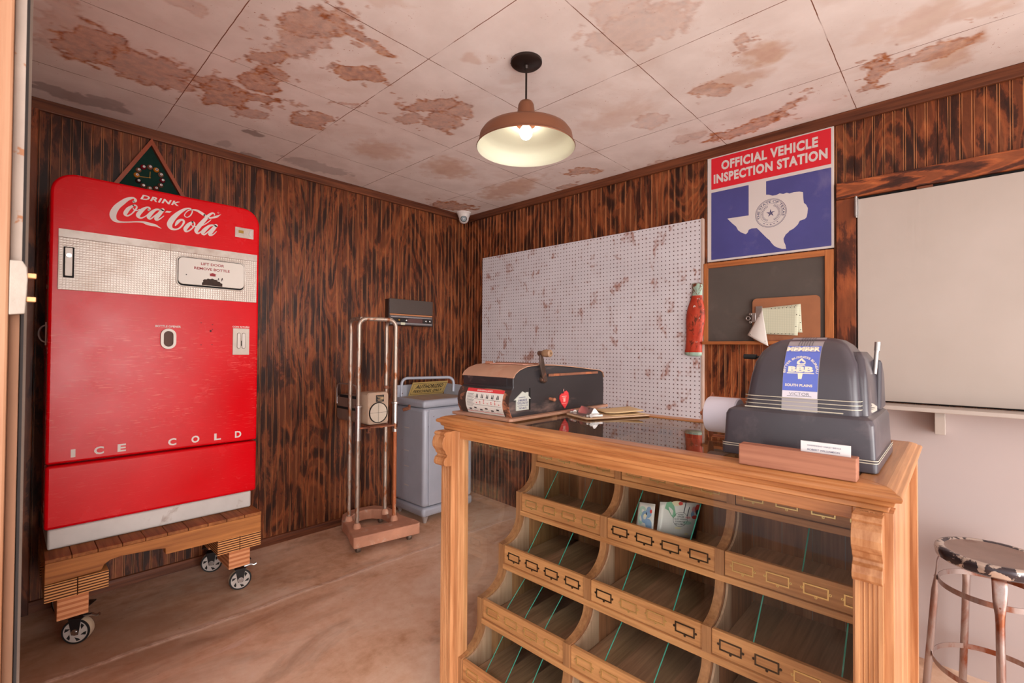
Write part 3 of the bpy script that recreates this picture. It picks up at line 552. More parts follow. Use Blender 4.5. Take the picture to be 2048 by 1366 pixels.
def caster(x, y, ang, brake=True):
    zf = FLZ(x); r = .052; zc = zf + r; u = Vector((cos(ang), sin(ang), 0)); w = Vector((-sin(ang), cos(ang), 0)); k = Vector((0, 0, 1)); c = Vector((x, y, zc))
    fk = MB(); top = .1415
    fk.obox(c + k * (top - zc - .0025), u, w, k, .045, .04, .0025).cyl(c + k * (top - zc - .005), c + k * (top - zc - .02), .026, 20)
    for s in (-1, 1):
        fk.prism([(-.024, .054), (.022, .054), (.012, -.012), (-.012, -.012)], lambda a, b, d: c + u * a + k * b + w * d, s * .0225 - .0015, s * .0225 + .0015)
    fk.obox(c + k * .0555, u, w, k, .026, .024, .002)
    f_ = fk.build('caster', m_black, dl, .001)
    wh = MB().lathe([(.020, -.019), (.044, -.019), (.0445, -.0165), (.0445, .0165), (.044, .019), (.020, .019)], c, u, k, w, 36); wo = wh.build('wheel', m_wheel, f_)
    ty = MB(); ty.lathe([(.044, -.0195), (.0505, -.0195), (r, -.016), (r, .016), (.0505, .0195), (.044, .0195)], c, u, k, w, 36, cap=False)
    for q in range(72, 108): ty.mi[q] = 1
    ty.build('tyre', [m_tyre, m_poly], f_)
    for s in (-1, 1):
        sp = MB()
        for j in range(6):
            t = 2 * pi * j / 6 + .4
            P = [(.023, t), (.040, t + .25), (.040, t + .62), (.030, t + .5)]
            sp.add([c + (u * cos(q) + k * sin(q)) * rr + w * s * .0192 for rr, q in P], [(0, 1, 2, 3)])
        sp.build('spoke_pattern', m_dark, f_)
    hb = MB().cyl(c - w * .027, c + w * .027, .007, 14); hb.lathe([(.013, -.0245), (.013, .0245)], c, u, k, w, 18); hb.build('axle', m_steel, f_)
    if brake:
        MB().tube([c + k * .056 + u * .02, c + k * .06 + u * .05, c + k * .052 + u * .066, c + k * .058 + u * .078], [.006, .006, .005, .007], 8).build('brake_lever', m_steel, f_)
caster(.43, -2.585, 1.0); caster(.43, -1.955, 1.45); caster(.13, -2.005, 1.2, False); caster(.12, -2.61, .5, False)

# ------------------------------------------------------------------ triangular ball clock
ck = thing('wall_clock', (.0, -2.293, 2.1), 'triangular green wall clock with pool balls for numerals above the red machine', 'clock')
ap, hb_, zb_ = (-2.293, 2.371), .245, 1.93
out_t = [(ap[0] - hb_, zb_), (ap[0] + hb_, zb_), ap]
def inset(P, d):
    cx = sum(p[0] for p in P) / 3; cy = sum(p[1] for p in P) / 3; s = 1 - d / .145
    return [(cx + (a - cx) * s, cy + (b - cy) * s) for a, b in P]
ti = inset(out_t, .018)
mb = MB()
for i in range(3):
    j = (i + 1) % 3; mb.add([(x, *p) for x in (.001, .034) for p in (out_t[i], out_t[j], ti[j], ti[i])], [(0, 1, 2, 3), (4, 5, 6, 7), (0, 1, 5, 4), (2, 3, 7, 6), (1, 2, 6, 5), (3, 0, 4, 7)])
mb.build('clock_frame', paint('mahogany', (150, 68, 36), .35, 0, .2, 14), ck)
MB().prism(inset(out_t, .014), lambda a, b, d: (d, a, b), .001, .008).build('felt_face', paint('green_felt', (28, 52, 44), .95, 0, .1, 60, spec=.1), ck)
BC = [(120, 76, 60), (190, 110, 24), (120, 84, 66), (110, 22, 36), (96, 62, 48), (104, 36, 28), (120, 80, 56), (104, 56, 44), (44, 22, 22), (184, 112, 32), (128, 80, 58), (124, 20, 34)]
for k in range(12):
    t = pi / 2 - 2 * pi * k / 12; y, z = -2.296 + .056 * cos(t), 2.162 + .058 * sin(t)
    b = MB().ball((.011, y, z), .0135, .75, 1, 1).build('ball', plain('ball_colour', BC[k], .2), ck)
    mb = MB().disc(y + .0015, z + .001, .0058, FX(.0218), 0, 14); mb.build('number_dot', m_white, b)
    MB().text(str(12 if k == 0 else k), (y - .0015, y + .0045, z - .003, z + .005), FX(.0220), 0).build('number', m_dark, b)
mb = MB().ribbon([(-2.296, 2.162, .002), (-2.335, 2.157, .0035), (-2.348, 2.156, .001)], FX(.014)).ribbon([(-2.296, 2.162, .002), (-2.295, 2.185, .0035), (-2.295, 2.196, .001)], FX(.015)).disc(-2.296, 2.162, .004, FX(.016), 0)
mb.build('clock_hands', m_brass, ck)

# ------------------------------------------------------------------ rusty headlight aimer on its wheeled stand
TC, TA = Vector((.322, -1.122, 0)), math.radians(-10)
tu = Vector((cos(TA), sin(TA), 0)); tv = Vector((-sin(TA), cos(TA), 0)); tk = Vector((0, 0, 1))
T = lambda u, v, z: TC + tu * u + tv * v + tk * z
st_ = thing('headlight_aimer_stand', (.322, -1.122, 0), 'rusty headlight aiming box on a tubular wheeled stand beside the grey cabinet', 'aiming stand')
m_tube = paint('rust_flecked_tube', (178, 160, 146), .42, .6, .12, 30, (158, 98, 62), .52, 26, (1, 1, .35), wsoft=.1)
m_tubr = paint('rusted_tube', (172, 96, 56), .6, .3, .2, 20, (196, 150, 120), .58, 30, (1, 1, .3))
m_cast = paint('dusty_red_casting', (200, 142, 114), .8, 0, .14, 10, (214, 176, 154), .56, 12, wsoft=.12, wear2=(206, 172, 150), bump=.2)
outer = [(.235, -.185), (.235, .235), (.225, .245), (.14, .245), (.125, .232), (.02, .205), (-.10, .205), (-.22, .19), (-.285, .13), (-.30, .04), (-.285, -.05), (-.23, -.12), (-.12, -.16), (.02, -.165), (.12, -.185), (.225, -.195)]
inner = [(.10, -.08), (.10, .14), (.05, .15), (-.06, .15), (-.16, .135), (-.215, .08), (-.225, .03), (-.205, -.03), (-.15, -.085), (-.02, -.10)]
mb = MB(); zb, zt = .028, .098
def loopz(P, z, s=1.0): return [T(u * s, v * s, z) for u, v in P]
n, k_ = len(outer), len(inner)
b = bmesh.new()
def ringv(P, z): return [b.verts.new(T(u, v, z)) for u, v in P]
o0, o1, i0, i1 = ringv(outer, zb), ringv(outer, zt), ringv(inner, zb), ringv(inner, zt)
for A, Bq in ((o0, o1), (i0, i1)):
    for j in range(len(A)): b.faces.new((A[j], A[(j + 1) % len(A)], Bq[(j + 1) % len(A)], Bq[j]))
for A, Bq in ((o0, i0), (o1, i1)):
    es = [b.edges.get((A[j], A[(j + 1) % len(A)])) for j in range(len(A))] + [b.edges.get((Bq[j], Bq[(j + 1) % len(Bq)])) for j in range(len(Bq))]
    bmesh.ops.triangle_fill(b, edges=es, use_beauty=True)
mb.v = [tuple(v.co) for v in b.verts]; b.verts.index_update(); mb.f = [[v.index for v in f_.verts] for f_ in b.faces]; mb.sm = [False] * len(mb.f); mb.mi = [0] * len(mb.f); b.free()
mb.build('base', m_cast, st_, .022, 4)
PO = {'a': (-.08, -.125), 'b': (.08, -.125), 'c': (-.08, .125), 'd': (.08, .125)}
for u, v in PO.values(): MB().lathe([(.026, .094), (.024, .112), (.017, .128), (.014, .13)], T(u, v, 0), tu, tv, tk, 20).build('socket', m_cast, st_)
for w_ in ((.175, -.15), (.175, .19), (-.21, -.06), (-.2, .14)):
    p = T(*w_, 0); zf = FLZ(p.x) + .022
    MB().lathe([(.008, -.013), (.020, -.013), (.022, -.009), (.022, .009), (.020, .013), (.008, .013)], (p.x, p.y, zf), tu, tk, tv, 20).build('caster', plain('dull_wheel', (120, 104, 92), .5, .5), st_)
zt = 1.44; R_ = .05
def bend(p0, d0, p1, r=R_, n=6):
    return [p0 * (1 - t) ** 2 + (p0 + d0 * r) * 2 * t * (1 - t) + p1 * t * t for t in [i / n for i in range(1, n)]]
def arc(c, a, b_, r, n=7):
    return [c + a * r * cos(pi / 2 * i / n) + b_ * r * sin(pi / 2 * i / n) for i in range(n + 1)]
lo = .11
hoop = [T(.08, -.125, lo), T(.08, -.125, .66)]
hoop2 = [T(.08, -.125, .66)] + arc(T(.08, -.125 + R_, zt - R_), -tv, tk, R_) + arc(T(.08, .125 - R_, zt - R_), tk, tv, R_) + [T(.08, .125, .70)]
MB().tube(hoop2, .0135, 12).build('front_hoop', m_tube, st_)
for v in (-.125, .125): MB().cyl(T(.08, v, lo), T(.08, v, .69), .0135, 12).build('post', m_tube if v < 0 else m_tubr, st_)
for v, r_ in ((-.125, .036), (.125, .03)):
    p = [T(-.08, v, lo), T(-.08, v, zt - .045)] + arc(T(-.08 + .045, v, zt - .045), -tu, tk, .045) + [T(.072, v + (.02 if v < 0 else -.03), zt)]
    MB().tube(p, .0128, 12).build('post', m_tube, st_)
for v, z0, z1 in ((-.125, .655, .875), (.125, .69, .885)):
    mb = MB().cyl(T(.08, v, z0), T(.08, v, z1), .0185, 16); mb.lathe([(.018, z1 - .008), (.026, z1 - .006), (.026, z1 + .004), (.014, z1 + .006)], T(.08, v, 0), tu, tv, tk, 18); mb.build('sleeve', m_chrome, st_)
MB().lathe([(.0125, .965), (.019, .968), (.019, .985), (.0125, .988)], T(-.08, .125, 0), tu, tv, tk, 16).build('collar', m_rust, st_)
mb = MB().obox(T(-.04, .0, .744), tu, tv, tk, .20, .075, .004).obox(T(.085, 0, .735), tu, tv, tk, .012, .125, .006); mb.build('shelf', m_rust, st_, .001)
mb = MB().cyl(T(.075, .02, .738), T(.115, .02, .738), .012, 14).cyl(T(.09, -.06, .735), T(.09, -.06, .705), .006, 10); mb.lathe([(.014, .70), (.014, .708)], T(.09, -.06, 0), tu, tv, tk, 14); mb.build('clamp_knob', m_rust, st_)
m_box = paint('rust_beige_enamel', (186, 158, 136), .6, .1, .1, 9, (180, 104, 54), .54, 9, wsoft=.2, wear2=(196, 118, 64), bump=.1)
m_back = paint('brown_crackle', (134, 106, 92), .7, .1, .12, 12, (150, 96, 66), .56, 10, wsoft=.15)
tu, tv = Vector((1, 0, 0)), Vector((0, 1, 0)); TB0 = Vector((.316, -1.138, 0)); T = lambda u, v, z: TB0 + tu * u + tv * v + tk * z
def rsec(u, a, b_, z0, z1, r): return [T(u, q, z) for q, z in rrect(a, b_, z0, z1, r, 4)]
mb = MB().loft([rsec(u, -.081, .074, .752, .962, .022) for u in (.005, .1)] + [rsec(.108, -.077, .070, .757, .957, .02)]); ab = mb.build('aimer_box', m_box, st_, sharp=.5)
mb = MB().loft([rsec(-.325, -.07, .062, .752, .905, .02), rsec(-.30, -.075, .068, .748, .925, .02), rsec(.004, -.075, .068, .750, .945, .02)]); mb.build('rear_housing', m_back, st_, sharp=.5)
mb = MB().obox(T(-.16, -.0755, .838), tu, tv, tk, .15, .002, .008).obox(T(-.16, -.0745, .918), tu, tv, tk, .12, .0015, .009); mb.build('vent_slot', m_dark, ab)
mb = MB().lathe([(.0, 0), (.061, .0), (.0625, .002)], T(.1085, -.003, .829), tv, tk, tu, 40, cap=False); mb.build('lens', paint('cream_lens', (206, 190, 172), .35, 0, .04, 30), ab)
mb = MB().lathe([(.0622, -.002), (.0622, .005), (.067, .006), (.0685, -.001)], T(.1085, -.003, .829), tv, tk, tu, 40, cap=False)
mb.obox(T(.1112, -.003, .829), tu, tv, tk, .0002, .0007, .06).obox(T(.1112, -.003, .829), tu, tv, tk, .0002, .06, .0007); mb.build('lens_rim', m_dark, ab)
mb = MB().obox(T(.109, .008, .921), tu, tv, tk, .0012, .029, .022); pl = mb.build('name_plate', plain('black_plate', (44, 38, 34), .5), ab)
mb = MB()
for q, w_ in ((.934, .022), (.928, .018), (.922, .012), (.914, .020), (.907, .016)): mb.obox(T(.1104, .008, q), tu, tv, tk, .0002, w_, .0012)
mb.obox(T(.1104, .022, .921), tu, tv, tk, .0002, .012, .008); mb.build('plate_text', plain('tan_print', (188, 158, 120), .6), pl)
p = [T(-.315, -.074, .86), T(-.315, -.076, .965), T(-.305, -.076, .992), T(-.28, -.076, 1.003), T(-.1, -.076, 1.005), T(-.055, -.076, .996), T(-.04, -.076, .97), T(-.038, -.074, .92)]
MB().tube(p, .005, 10).build('carry_handle', m_chrome, ab)

# ------------------------------------------------------------------ grey steel cabinet in the corner
m_grey = paint('grey_hammer_enamel', (168, 170, 181), .38, .1, .05, 6, (96, 66, 52), .69, 26)
m_gtop = paint('dusty_grey_top', (168, 148, 134), .6, 0, .12, 8, (176, 128, 98), .55, 6, wsoft=.2)
gc = thing('tool_cabinet', (.21, -.43, 0), 'grey enamelled steel cabinet with a tubular push bar in the corner', 'cabinet')
X0, X1, Y0, Y1 = .03, .405, -.762, -.285
MB().box(X0 + .004, X1 - .004, Y0 + .004, Y1 - .004, .105, .815).build('body', m_grey, gc, .024, 4)
MB().box(X0, X1, Y0, Y1, .036, .103).build('plinth', m_grey, gc, .022, 4)
MB().box(X0, X1, Y0, Y1, .817, .874).build('top', [m_grey], gc, .022, 4)
MB().box(X0 + .03, X1 - .03, Y0 + .03, Y1 - .03, .8735, .8752).build('top_mat', m_gtop, gc, .001)
MB().prism([(.021, .86), (.034, .86), (.05, .962), (.037, .966)], lambda a, b, d: (a, d, b), Y0 + .012, Y1 - .013).build('backsplash', m_grey, gc, .004)
MB().prism([(.048, .86), (.048, .962), (.25, .958), (.30, .94), (.315, .86)], lambda a, b, d: (a, d, b), Y1 - .012, Y1 - .002).build('side_rim', m_grey, gc, .004)
MB().box(X1 - .0035, X1 + .004, Y0 + .045, Y1 - .03, .116, .806).build('front_door', m_grey, gc, .003)
for x in (.055, .37):
    for y in (-.72, -.33): MB().lathe([(.010, FLZ(x)), (.013, FLZ(x) + .006), (.024, .034), (.026, .037)], (x, y, 0), (1, 0, 0), (0, 1, 0), (0, 0, 1), 18).build('leg', paint('chipped_leg', (178, 170, 166), .5, .3, .1, 30), gc)
p = [Vector((.045, -.71, .87)), Vector((.045, -.71, .97))] + arc(Vector((.045, -.66, .965)), Vector((0, -1, 0)), tk, .05) + arc(Vector((.16, -.345, .965)), tk, Vector((.3, .95, 0)), .05) + [Vector((.175, -.302, .9))]
MB().tube(p, .0115, 12).build('push_bar', m_grey, gc)
mb = MB()
for z in (.66, .49, .375, .235): MB().box(.16, .22, Y0 + .0035, Y0 + .0045, z - .004, z + .003).build('drawer_slot', paint('slot_edge', (196, 186, 176), .5), gc)
mb = MB().obox((.205, Y0 - .010, .80), (.9, .3, .3), (-.3, .95, 0), (-.28, -.1, .95), .03, .011, .012); mb.cyl((.235, Y0 - .002, .822), (.235, Y0 - .012, .822), .012, 12); mb.build('latch', m_rust, gc, .003)
sg = thing('warning_sign', (.1, -.46, .876), 'black and gold metal sign reading AUTHORIZED PERSONNEL ONLY on the grey cabinet', 'sign')
sa, sb = Vector((.055, 0, .8765)), Vector((.145, 0, .985)); sd = (sb - sa)
SG = lambda a, b, d: Vector((sa.x, -.655 + a * .345, sa.z)) + sd * b + Vector((0, -.02 * b, 0)) + Vector((sd.z, 0, -sd.x)).normalized() * d
m_gold = plain('gold_plate', (196, 168, 104), .45, .2)
MB().prism([(0, 0), (1, 0), (1, 1), (0, 1)], SG, -.003, 0).build('plate', m_gold, sg)
mb = MB(); e = .012
for a0, a1, b0, b1 in ((.035, .965, .09, .115), (.035, .965, .885, .91), (.035, .043, .115, .885), (.957, .965, .115, .885)): mb.rect(a0, a1, b0, b1, SG, .0005)
mb.build('border', plain('dark_print', (62, 52, 40), .6), sg)
mb = MB().text('AUTHORIZED', (.12, .90, .52, .82), SG, .0006, .035, .25, 1.12).text('PERSONNEL ONLY', (.09, .91, .2, .42), SG, .0006, .03, .25, 1.12); mb.build('lettering', plain('black_print', (38, 32, 28), .6), sg)

# ------------------------------------------------------------------ wall unit with a tuner panel
rd = thing('wall_radio', (.03, -.63, 1.52), 'black and chrome radio console hung on the scorched panelling', 'radio')
MB().box(.0005, .055, -.835, -.43, 1.425, 1.625).build('body', plain('dark_walnut', (44, 24, 18), .4), rd, .003)
MB().box(.045, .064, -.832, -.431, 1.515, 1.628).build('smoked_lid', paint('brown_vinyl', (74, 62, 56), .5, 0, .06, 90), rd, .003)
MB().box(.054, .062, -.829, -.434, 1.5025, 1.513).build('copper_strip', plain('copper', (206, 140, 96), .4, .5), rd, .001)
pn = MB().box(.054, .060, -.828, -.433, 1.432, 1.499).build('tuner_panel', plain('panel_black', (36, 28, 26), .35), rd, .001)
for z0, z1 in ((1.485, 1.4945), (1.437, 1.447)): MB().box(.0602, .0625, -.822, -.44, z0, z1).build('chrome_strip', m_steel, pn)
mb = MB()
for a0, a1, b0, b1 in ((-.828, -.433, 1.497, 1.499), (-.828, -.433, 1.432, 1.434), (-.828, -.826, 1.434, 1.497), (-.435, -.433, 1.434, 1.497)): mb.box(.0600, .0612, a0, a1, b0, b1)
mb.build('panel_frame', m_steel, pn)
MB().box(.0602, .061, -.67, -.53, 1.450, 1.481).build('dial_window', plain('dial_plum', (92, 62, 58), .25), pn)
for y in (-.752, -.686, -.50, -.462):
    mb = MB().lathe([(.0085, 0), (.0085, .012), (.006, .014)], (.060, y, 1.466), (0, 1, 0), (0, 0, 1), (1, 0, 0), 16); mb.build('knob', m_steel if y != -.752 else m_brass, pn)
mb = MB().prism([(-.815, 1.437), (-.79, 1.437), (-.808, 1.456)], FX(.0626), 0, .001); mb.build('silver_badge', m_steel, pn)
MB().box(.0626, .0636, -.735, -.695, 1.43, 1.449).build('paper_tag', paint('pale_tag', (202, 202, 176), .7), rd)
MB().cyl((.052, -.4285, 1.518), (.052, -.4285, 1.622), .002, 8).build('lid_rod', m_steel, rd)

# ------------------------------------------------------------------ security camera and pendant lamp
sc_ = thing('security_camera', (.075, -.115, H), 'small white dome security camera under the ceiling in the corner', 'camera')
C0 = Vector((.075, -.115, 0)); ex, ey = Vector((1, 0, 0)), Vector((0, 1, 0))
MB().lathe([(.0, H - .0005), (.062, H - .0005), (.062, H - .012), (.055, H - .018), (.050, H - .035), (.042, H - .05)], C0, ex, ey, tk, 28).build('mount', m_white, sc_)
MB().ball((.075, -.115, H - .055), .043, nu=24, nv=16).build('ball_housing', m_white, sc_)
cdv = (CAM - Vector((.075, -.115, H - .055))).normalized(); cu_ = cdv.cross(tk).normalized(); cw_ = cu_.cross(cdv)
q = Vector((.075, -.115, H - .055))
le = MB().lathe([(.0, .0425), (.022, .0425), (.026, .038), (.028, .030)], q, cu_, cw_, cdv, 24, cap=False).build('lens_window', plain('tinted_window', (30, 28, 34), .15), sc_)
mb = MB().lathe([(0, .0432), (.008, .0430)], q, cu_, cw_, cdv, 16, cap=False)
mb.build('lens', plain('lens_glint', (150, 140, 140), .2), le)
for i in (-1, 1): MB().lathe([(0, .0432), (.004, .0430)], q + cu_ * .014 * i, cu_, cw_, cdv, 10, cap=False).build('led', plain('led_grey', (120, 112, 112), .3), le)
pl_ = thing('pendant_lamp', (1.911, -1.38, H), 'copper barn pendant lamp with a white inside hanging from the ceiling', 'lamp')
P0 = Vector((1.911, -1.38, 0))
m_bronze = paint('dark_bronze', (46, 34, 30), .35, .5, .1)
m_copper = paint('brushed_copper', (136, 88, 64), .42, .6, .06, 8)
MB().lathe([(0, H - .0005), (.064, H - .0005), (.064, H - .010), (.055, H - .018), (.012, H - .022), (.008, H - .034), (0, H - .034)], P0, ex, ey, tk, 36, cap=False).build('ceiling_rose', m_bronze, pl_)
MB().cyl((1.911, -1.38, H - .03), (1.911, -1.38, 2.262), .0042, 10).build('cord', m_bronze, pl_)
MB().lathe([(0, 2.268), (.010, 2.266), (.026, 2.258), (.032, 2.246), (.041, 2.170), (.041, 2.160)], P0, ex, ey, tk, 36, cap=False).build('neck', m_copper, pl_)
sh = [(.040, 2.166), (.10, 2.158), (.150, 2.146), (.176, 2.134), (.187, 2.118), (.192, 2.090), (.196, 2.076), (.201, 2.072), (.199, 2.069)]
MB().lathe(sh, P0, ex, ey, tk, 72, cap=False).build('shade', m_copper, pl_, fixn=False)
shi = [(.199, 2.069), (.194, 2.075), (.189, 2.092), (.183, 2.117), (.172, 2.131), (.148, 2.142), (.10, 2.154), (.038, 2.162)]
MB().lathe(shi, P0, ex, ey, tk, 72, cap=False).build('shade_lining', plain('cream_enamel', (206, 203, 184), .5), pl_, fixn=False, label='white enamelled inside of the shade')
m = N('bulb_glow'); m.p.inputs['Emission Color'].default_value = (1, .95, .8, 1); m.p.inputs['Emission Strength'].default_value = 12; m_bulb = m.out((1, 1, 1, 1), .4)
MB().ball((1.911, -1.38, 2.134), .026, sz=1.15, nu=20, nv=12).cyl((1.911, -1.38, 2.125), (1.911, -1.38, 2.165), .014, 14).build('bulb', m_bulb, pl_)

# ------------------------------------------------------------------ pegboard with the bottle on it
m = N('stained_pegboard'); X = m.xyz()
fx = m.math('SUBTRACT', m.math('FRACT', m.math('ADD', m.math('DIVIDE', X[0], .0262), 20.3)), .5); fz = m.math('SUBTRACT', m.math('FRACT', m.math('ADD', m.math('DIVIDE', X[2], .0262), 20.15)), .5)
dd = m.math('SQRT', m.math('ADD', m.math('MULTIPLY', fx, fx), m.math('MULTIPLY', fz, fz)))
hole = m.math('LESS_THAN', dd, .128); halo = m.step(dd, .42, .14)
n_a = m.noise(m.map((1, 1, .75), (0, 0, 0), (0, .6, 0)), 13, 4, .62, .6)
sm1 = m.step(n_a, .60, .69)
c = m.ramp(m.noise(m.co, 4, 4), [(.3, L(208, 201, 205)), (.7, L(220, 214, 218))])
c = m.mix(m.math('MULTIPLY', sm1, .72), c, L(158, 98, 74))
c = m.mix(m.math('MULTIPLY', m.math('MULTIPLY', halo, m.step(n_a, .5, .62)), .6), c, L(150, 98, 82))
c = m.mix(hole, c, L(70, 38, 34))
m.bump(m.math('SUBTRACT', 1.0, hole), .6, .004); m_peg = m.out(c, .6, 0, .3)
pg = thing('pegboard', (1.16, 0, 1.4), 'large white pegboard with brown smudges on the scorched wall', 'pegboard')
MB().box(.222, 2.092, -.026, -.020, .84, 2.024).build('board', m_peg, pg)
mb = MB()
for a in ((.225, 2.088, .842, .878), (.225, 2.088, 1.985, 2.021)): mb.box(a[0], a[1], -.0195, -.0005, a[2], a[3])
mb.build('batten', paint('edge_wood', (196, 160, 140), .7), pg)
MB().box(2.093, 2.104, -.028, -.0005, .84, 2.026).build('edge_strip', paint('dusty_edge', (190, 164, 150), .7), pg, .001)
bt = thing('bottle_sign', (2.06, -.03, 1.43), 'rusty red embossed tin bottle hung on the pegboard beside the chalkboard', 'wall decoration')
prof = [(.030, 0), (.048, .004), (.052, .012), (.052, .03), (.050, .04), (.049, .10), (.051, .14), (.0555, .19), (.057, .225), (.054, .262), (.050, .285), (.043, .31), (.036, .335), (.032, .36), (.0305, .385), (.031, .405), (.033, .408), (.033, .424), (.029, .430)]
m = N('chipped_red_tin'); X = m.xyz(); nz = m.noise(m.map((1, 1, .5)), 22, 5, .65, .4)
red = m.ramp(m.noise(m.co, 12, 4), [(.3, L(176, 50, 30)), (.7, L(206, 86, 60))])
mint = m.mix(m.step(nz, .5, .56), L(168, 196, 178), L(120, 64, 40))
zz = m.math('SUBTRACT', X[2], 0.0)
c = m.mix(m.step(nz, .51, .6), red, L(104, 48, 32)); c = m.mix(m.math('GREATER_THAN', zz, .143), c, mint); c = m.mix(m.math('LESS_THAN', zz, -.192), c, mint)
c = m.mix(m.math('MULTIPLY', m.step(m.noise(m.co, 46, 4), .66, .7), m.step(X[0], -.005, .03)), c, L(214, 190, 180))
m.bump(nz, .4, .004); m_tin = m.out(c, .45, .1, .4)
ta = math.radians(3.4); bu = Vector((cos(ta), 0, -sin(ta))); bw = Vector((sin(ta), 0, cos(ta))); bc = Vector((2.047, -.0265, 1.216))
mb = MB(); seg = 14; vs = []
for r, h in prof:
    for k in range(seg + 1):
        a = pi * k / seg; vs.append(bc + bw * h + bu * (r * cos(a)) + Vector((0, -1, 0)) * (sin(a) * r * .42 * (1 + .05 * cos(8 * a))))
n = seg + 1
mb.add(vs, [(i * n + k, i * n + k + 1, (i + 1) * n + k + 1, (i + 1) * n + k) for i in range(len(prof) - 1) for k in range(seg)] + [tuple(i * n for i in range(len(prof))) + tuple(i * n + seg for i in reversed(range(len(prof))))], True)
mb.build('bottle', m_tin, bt, sharp=1.0)
mb = MB().disc(2.062, 1.507, .007, FY(-.0475), 0, 12); mb.build('nail_hole', m_white, bt)

# ------------------------------------------------------------------ vehicle inspection sign
si = thing('inspection_sign', (2.435, -.01, 2.07), 'red, white and blue official vehicle inspection station sign with a state map', 'sign')
m_sw = paint('sign_white', (214, 204, 200), .45, 0, .03, 4)
m_sr = plain('sign_red', (216, 26, 44), .4); m_sb = paint('sign_blue', (72, 72, 136), .42, 0, .10, 5, (108, 102, 150), .58, 6, wsoft=.25)
MB().box(2.124, 2.746, -.012, -.0045, 1.765, 2.3705 + .012).build('panel', m_sw, si, .001)
f = FY(-.0122)
MB().prism(rrect(2.146, 2.735, 2.186, 2.366, .003, 2), f, 0, .0002).build('red_band', m_sr, si)
MB().prism(rrect(2.146, 2.735, 1.776, 2.168, .003, 2), f, 0, .0002).build('blue_field', m_sb, si)
f = FY(-.0126)
MB().text('OFFICIAL VEHICLE', (2.203, 2.679, 2.287, 2.341), f, 0, .045, 0, 1.1).text('INSPECTION STATION', (2.160, 2.720, 2.217, 2.271), f, 0, .045, 0, 1.1).build('lettering', m_sw, si)
TX = [(2.35, 2.166), (2.35, 1.999), (2.236, 2.002), (2.262, 1.971), (2.284, 1.948), (2.294, 1.926), (2.31, 1.911), (2.324, 1.903), (2.335, 1.897), (2.345, 1.905), (2.35, 1.919), (2.366, 1.924), (2.391, 1.922), (2.402, 1.909), (2.42, 1.886), (2.441, 1.86), (2.456, 1.844), (2.465, 1.828), (2.478, 1.811), (2.495, 1.799), (2.516, 1.79), (2.534, 1.788), (2.531, 1.809), (2.524, 1.826), (2.522, 1.843), (2.527, 1.854), (2.533, 1.865), (2.544, 1.873), (2.55, 1.881), (2.567, 1.888), (2.579, 1.898), (2.589, 1.908), (2.597, 1.925), (2.62, 1.93), (2.628, 1.938), (2.632, 1.96), (2.634, 1.983), (2.626, 2.003), (2.616, 2.014), (2.613, 2.043), (2.612, 2.071), (2.596, 2.077), (2.571, 2.08), (2.55, 2.077), (2.538, 2.084), (2.521, 2.081), (2.504, 2.088), (2.487, 2.082), (2.469, 2.083), (2.452, 2.092), (2.438, 2.095), (2.438, 2.172), (2.35, 2.172)]
mp = MB().add([f(a, b, 0) for a, b in TX], [tuple(range(len(TX)))]).build('state_map', m_sw, si, label='white state outline')
f = FY(-.0129); sx, sz = 2.4605, 1.991
mb = MB().ring(sx, sz, .0745, .0765, f, 0, 56).ring(sx, sz, .0705, .0718, f, 0, 56).ring(sx, sz, .0515, .0525, f, 0, 48)
for k in range(5):
    a = pi / 2 + 2 * pi * k / 5
    mb.add([f(sx + r * cos(t), sz + r * sin(t), 0) for r, t in ((0, 0), (.023, a), (.0085, a + .63))], [(0, 1, 2)])
    mb.add([f(sx + r * cos(t), sz + r * sin(t), 0) for r, t in ((0, 0), (.0225, a), (.006, a - .45))], [(0, 1, 2)])
for sgn in (-1, 1):
    for k in range(13):
        t = -pi / 2 + sgn * (.35 + k * .19)
        for rr, da in ((.044, .10), (.0385, -.06)):
            mb.ribbon([(sx + (rr - .003) * cos(t), sz + (rr - .003) * sin(t), .0004), (sx + rr * cos(t + sgn * .08), sz + rr * sin(t + sgn * .08), .0022), (sx + (rr + .004) * cos(t + sgn * .18), sz + (rr + .004) * sin(t + sgn * .18), .0004)], f, 0, 0)
for k in (-2, -1, 1, 2):
    t = -pi / 2 + k * .28; mb.ribbon([(sx + .0615 * cos(t - .08), sz + .0615 * sin(t - .08), .0005), (sx + .0615 * cos(t), sz + .0615 * sin(t), .0034), (sx + .0615 * cos(t + .08), sz + .0615 * sin(t + .08), .0005)], f, 0, 0)
mb.rect(sx - .005, sx + .005, sz - .0625, sz - .0605, f, 0).rect(sx - .001, sx + .001, sz - .0665, sz - .0565, f, 0)
mb.text('THE STATE OF TEXAS', (0, 3.95, .0555, .068), f, 0, .01, curve=(sx, sz, .0555, pi / 2))
mb.build('state_seal', plain('navy_print', (52, 46, 96), .5), mp)

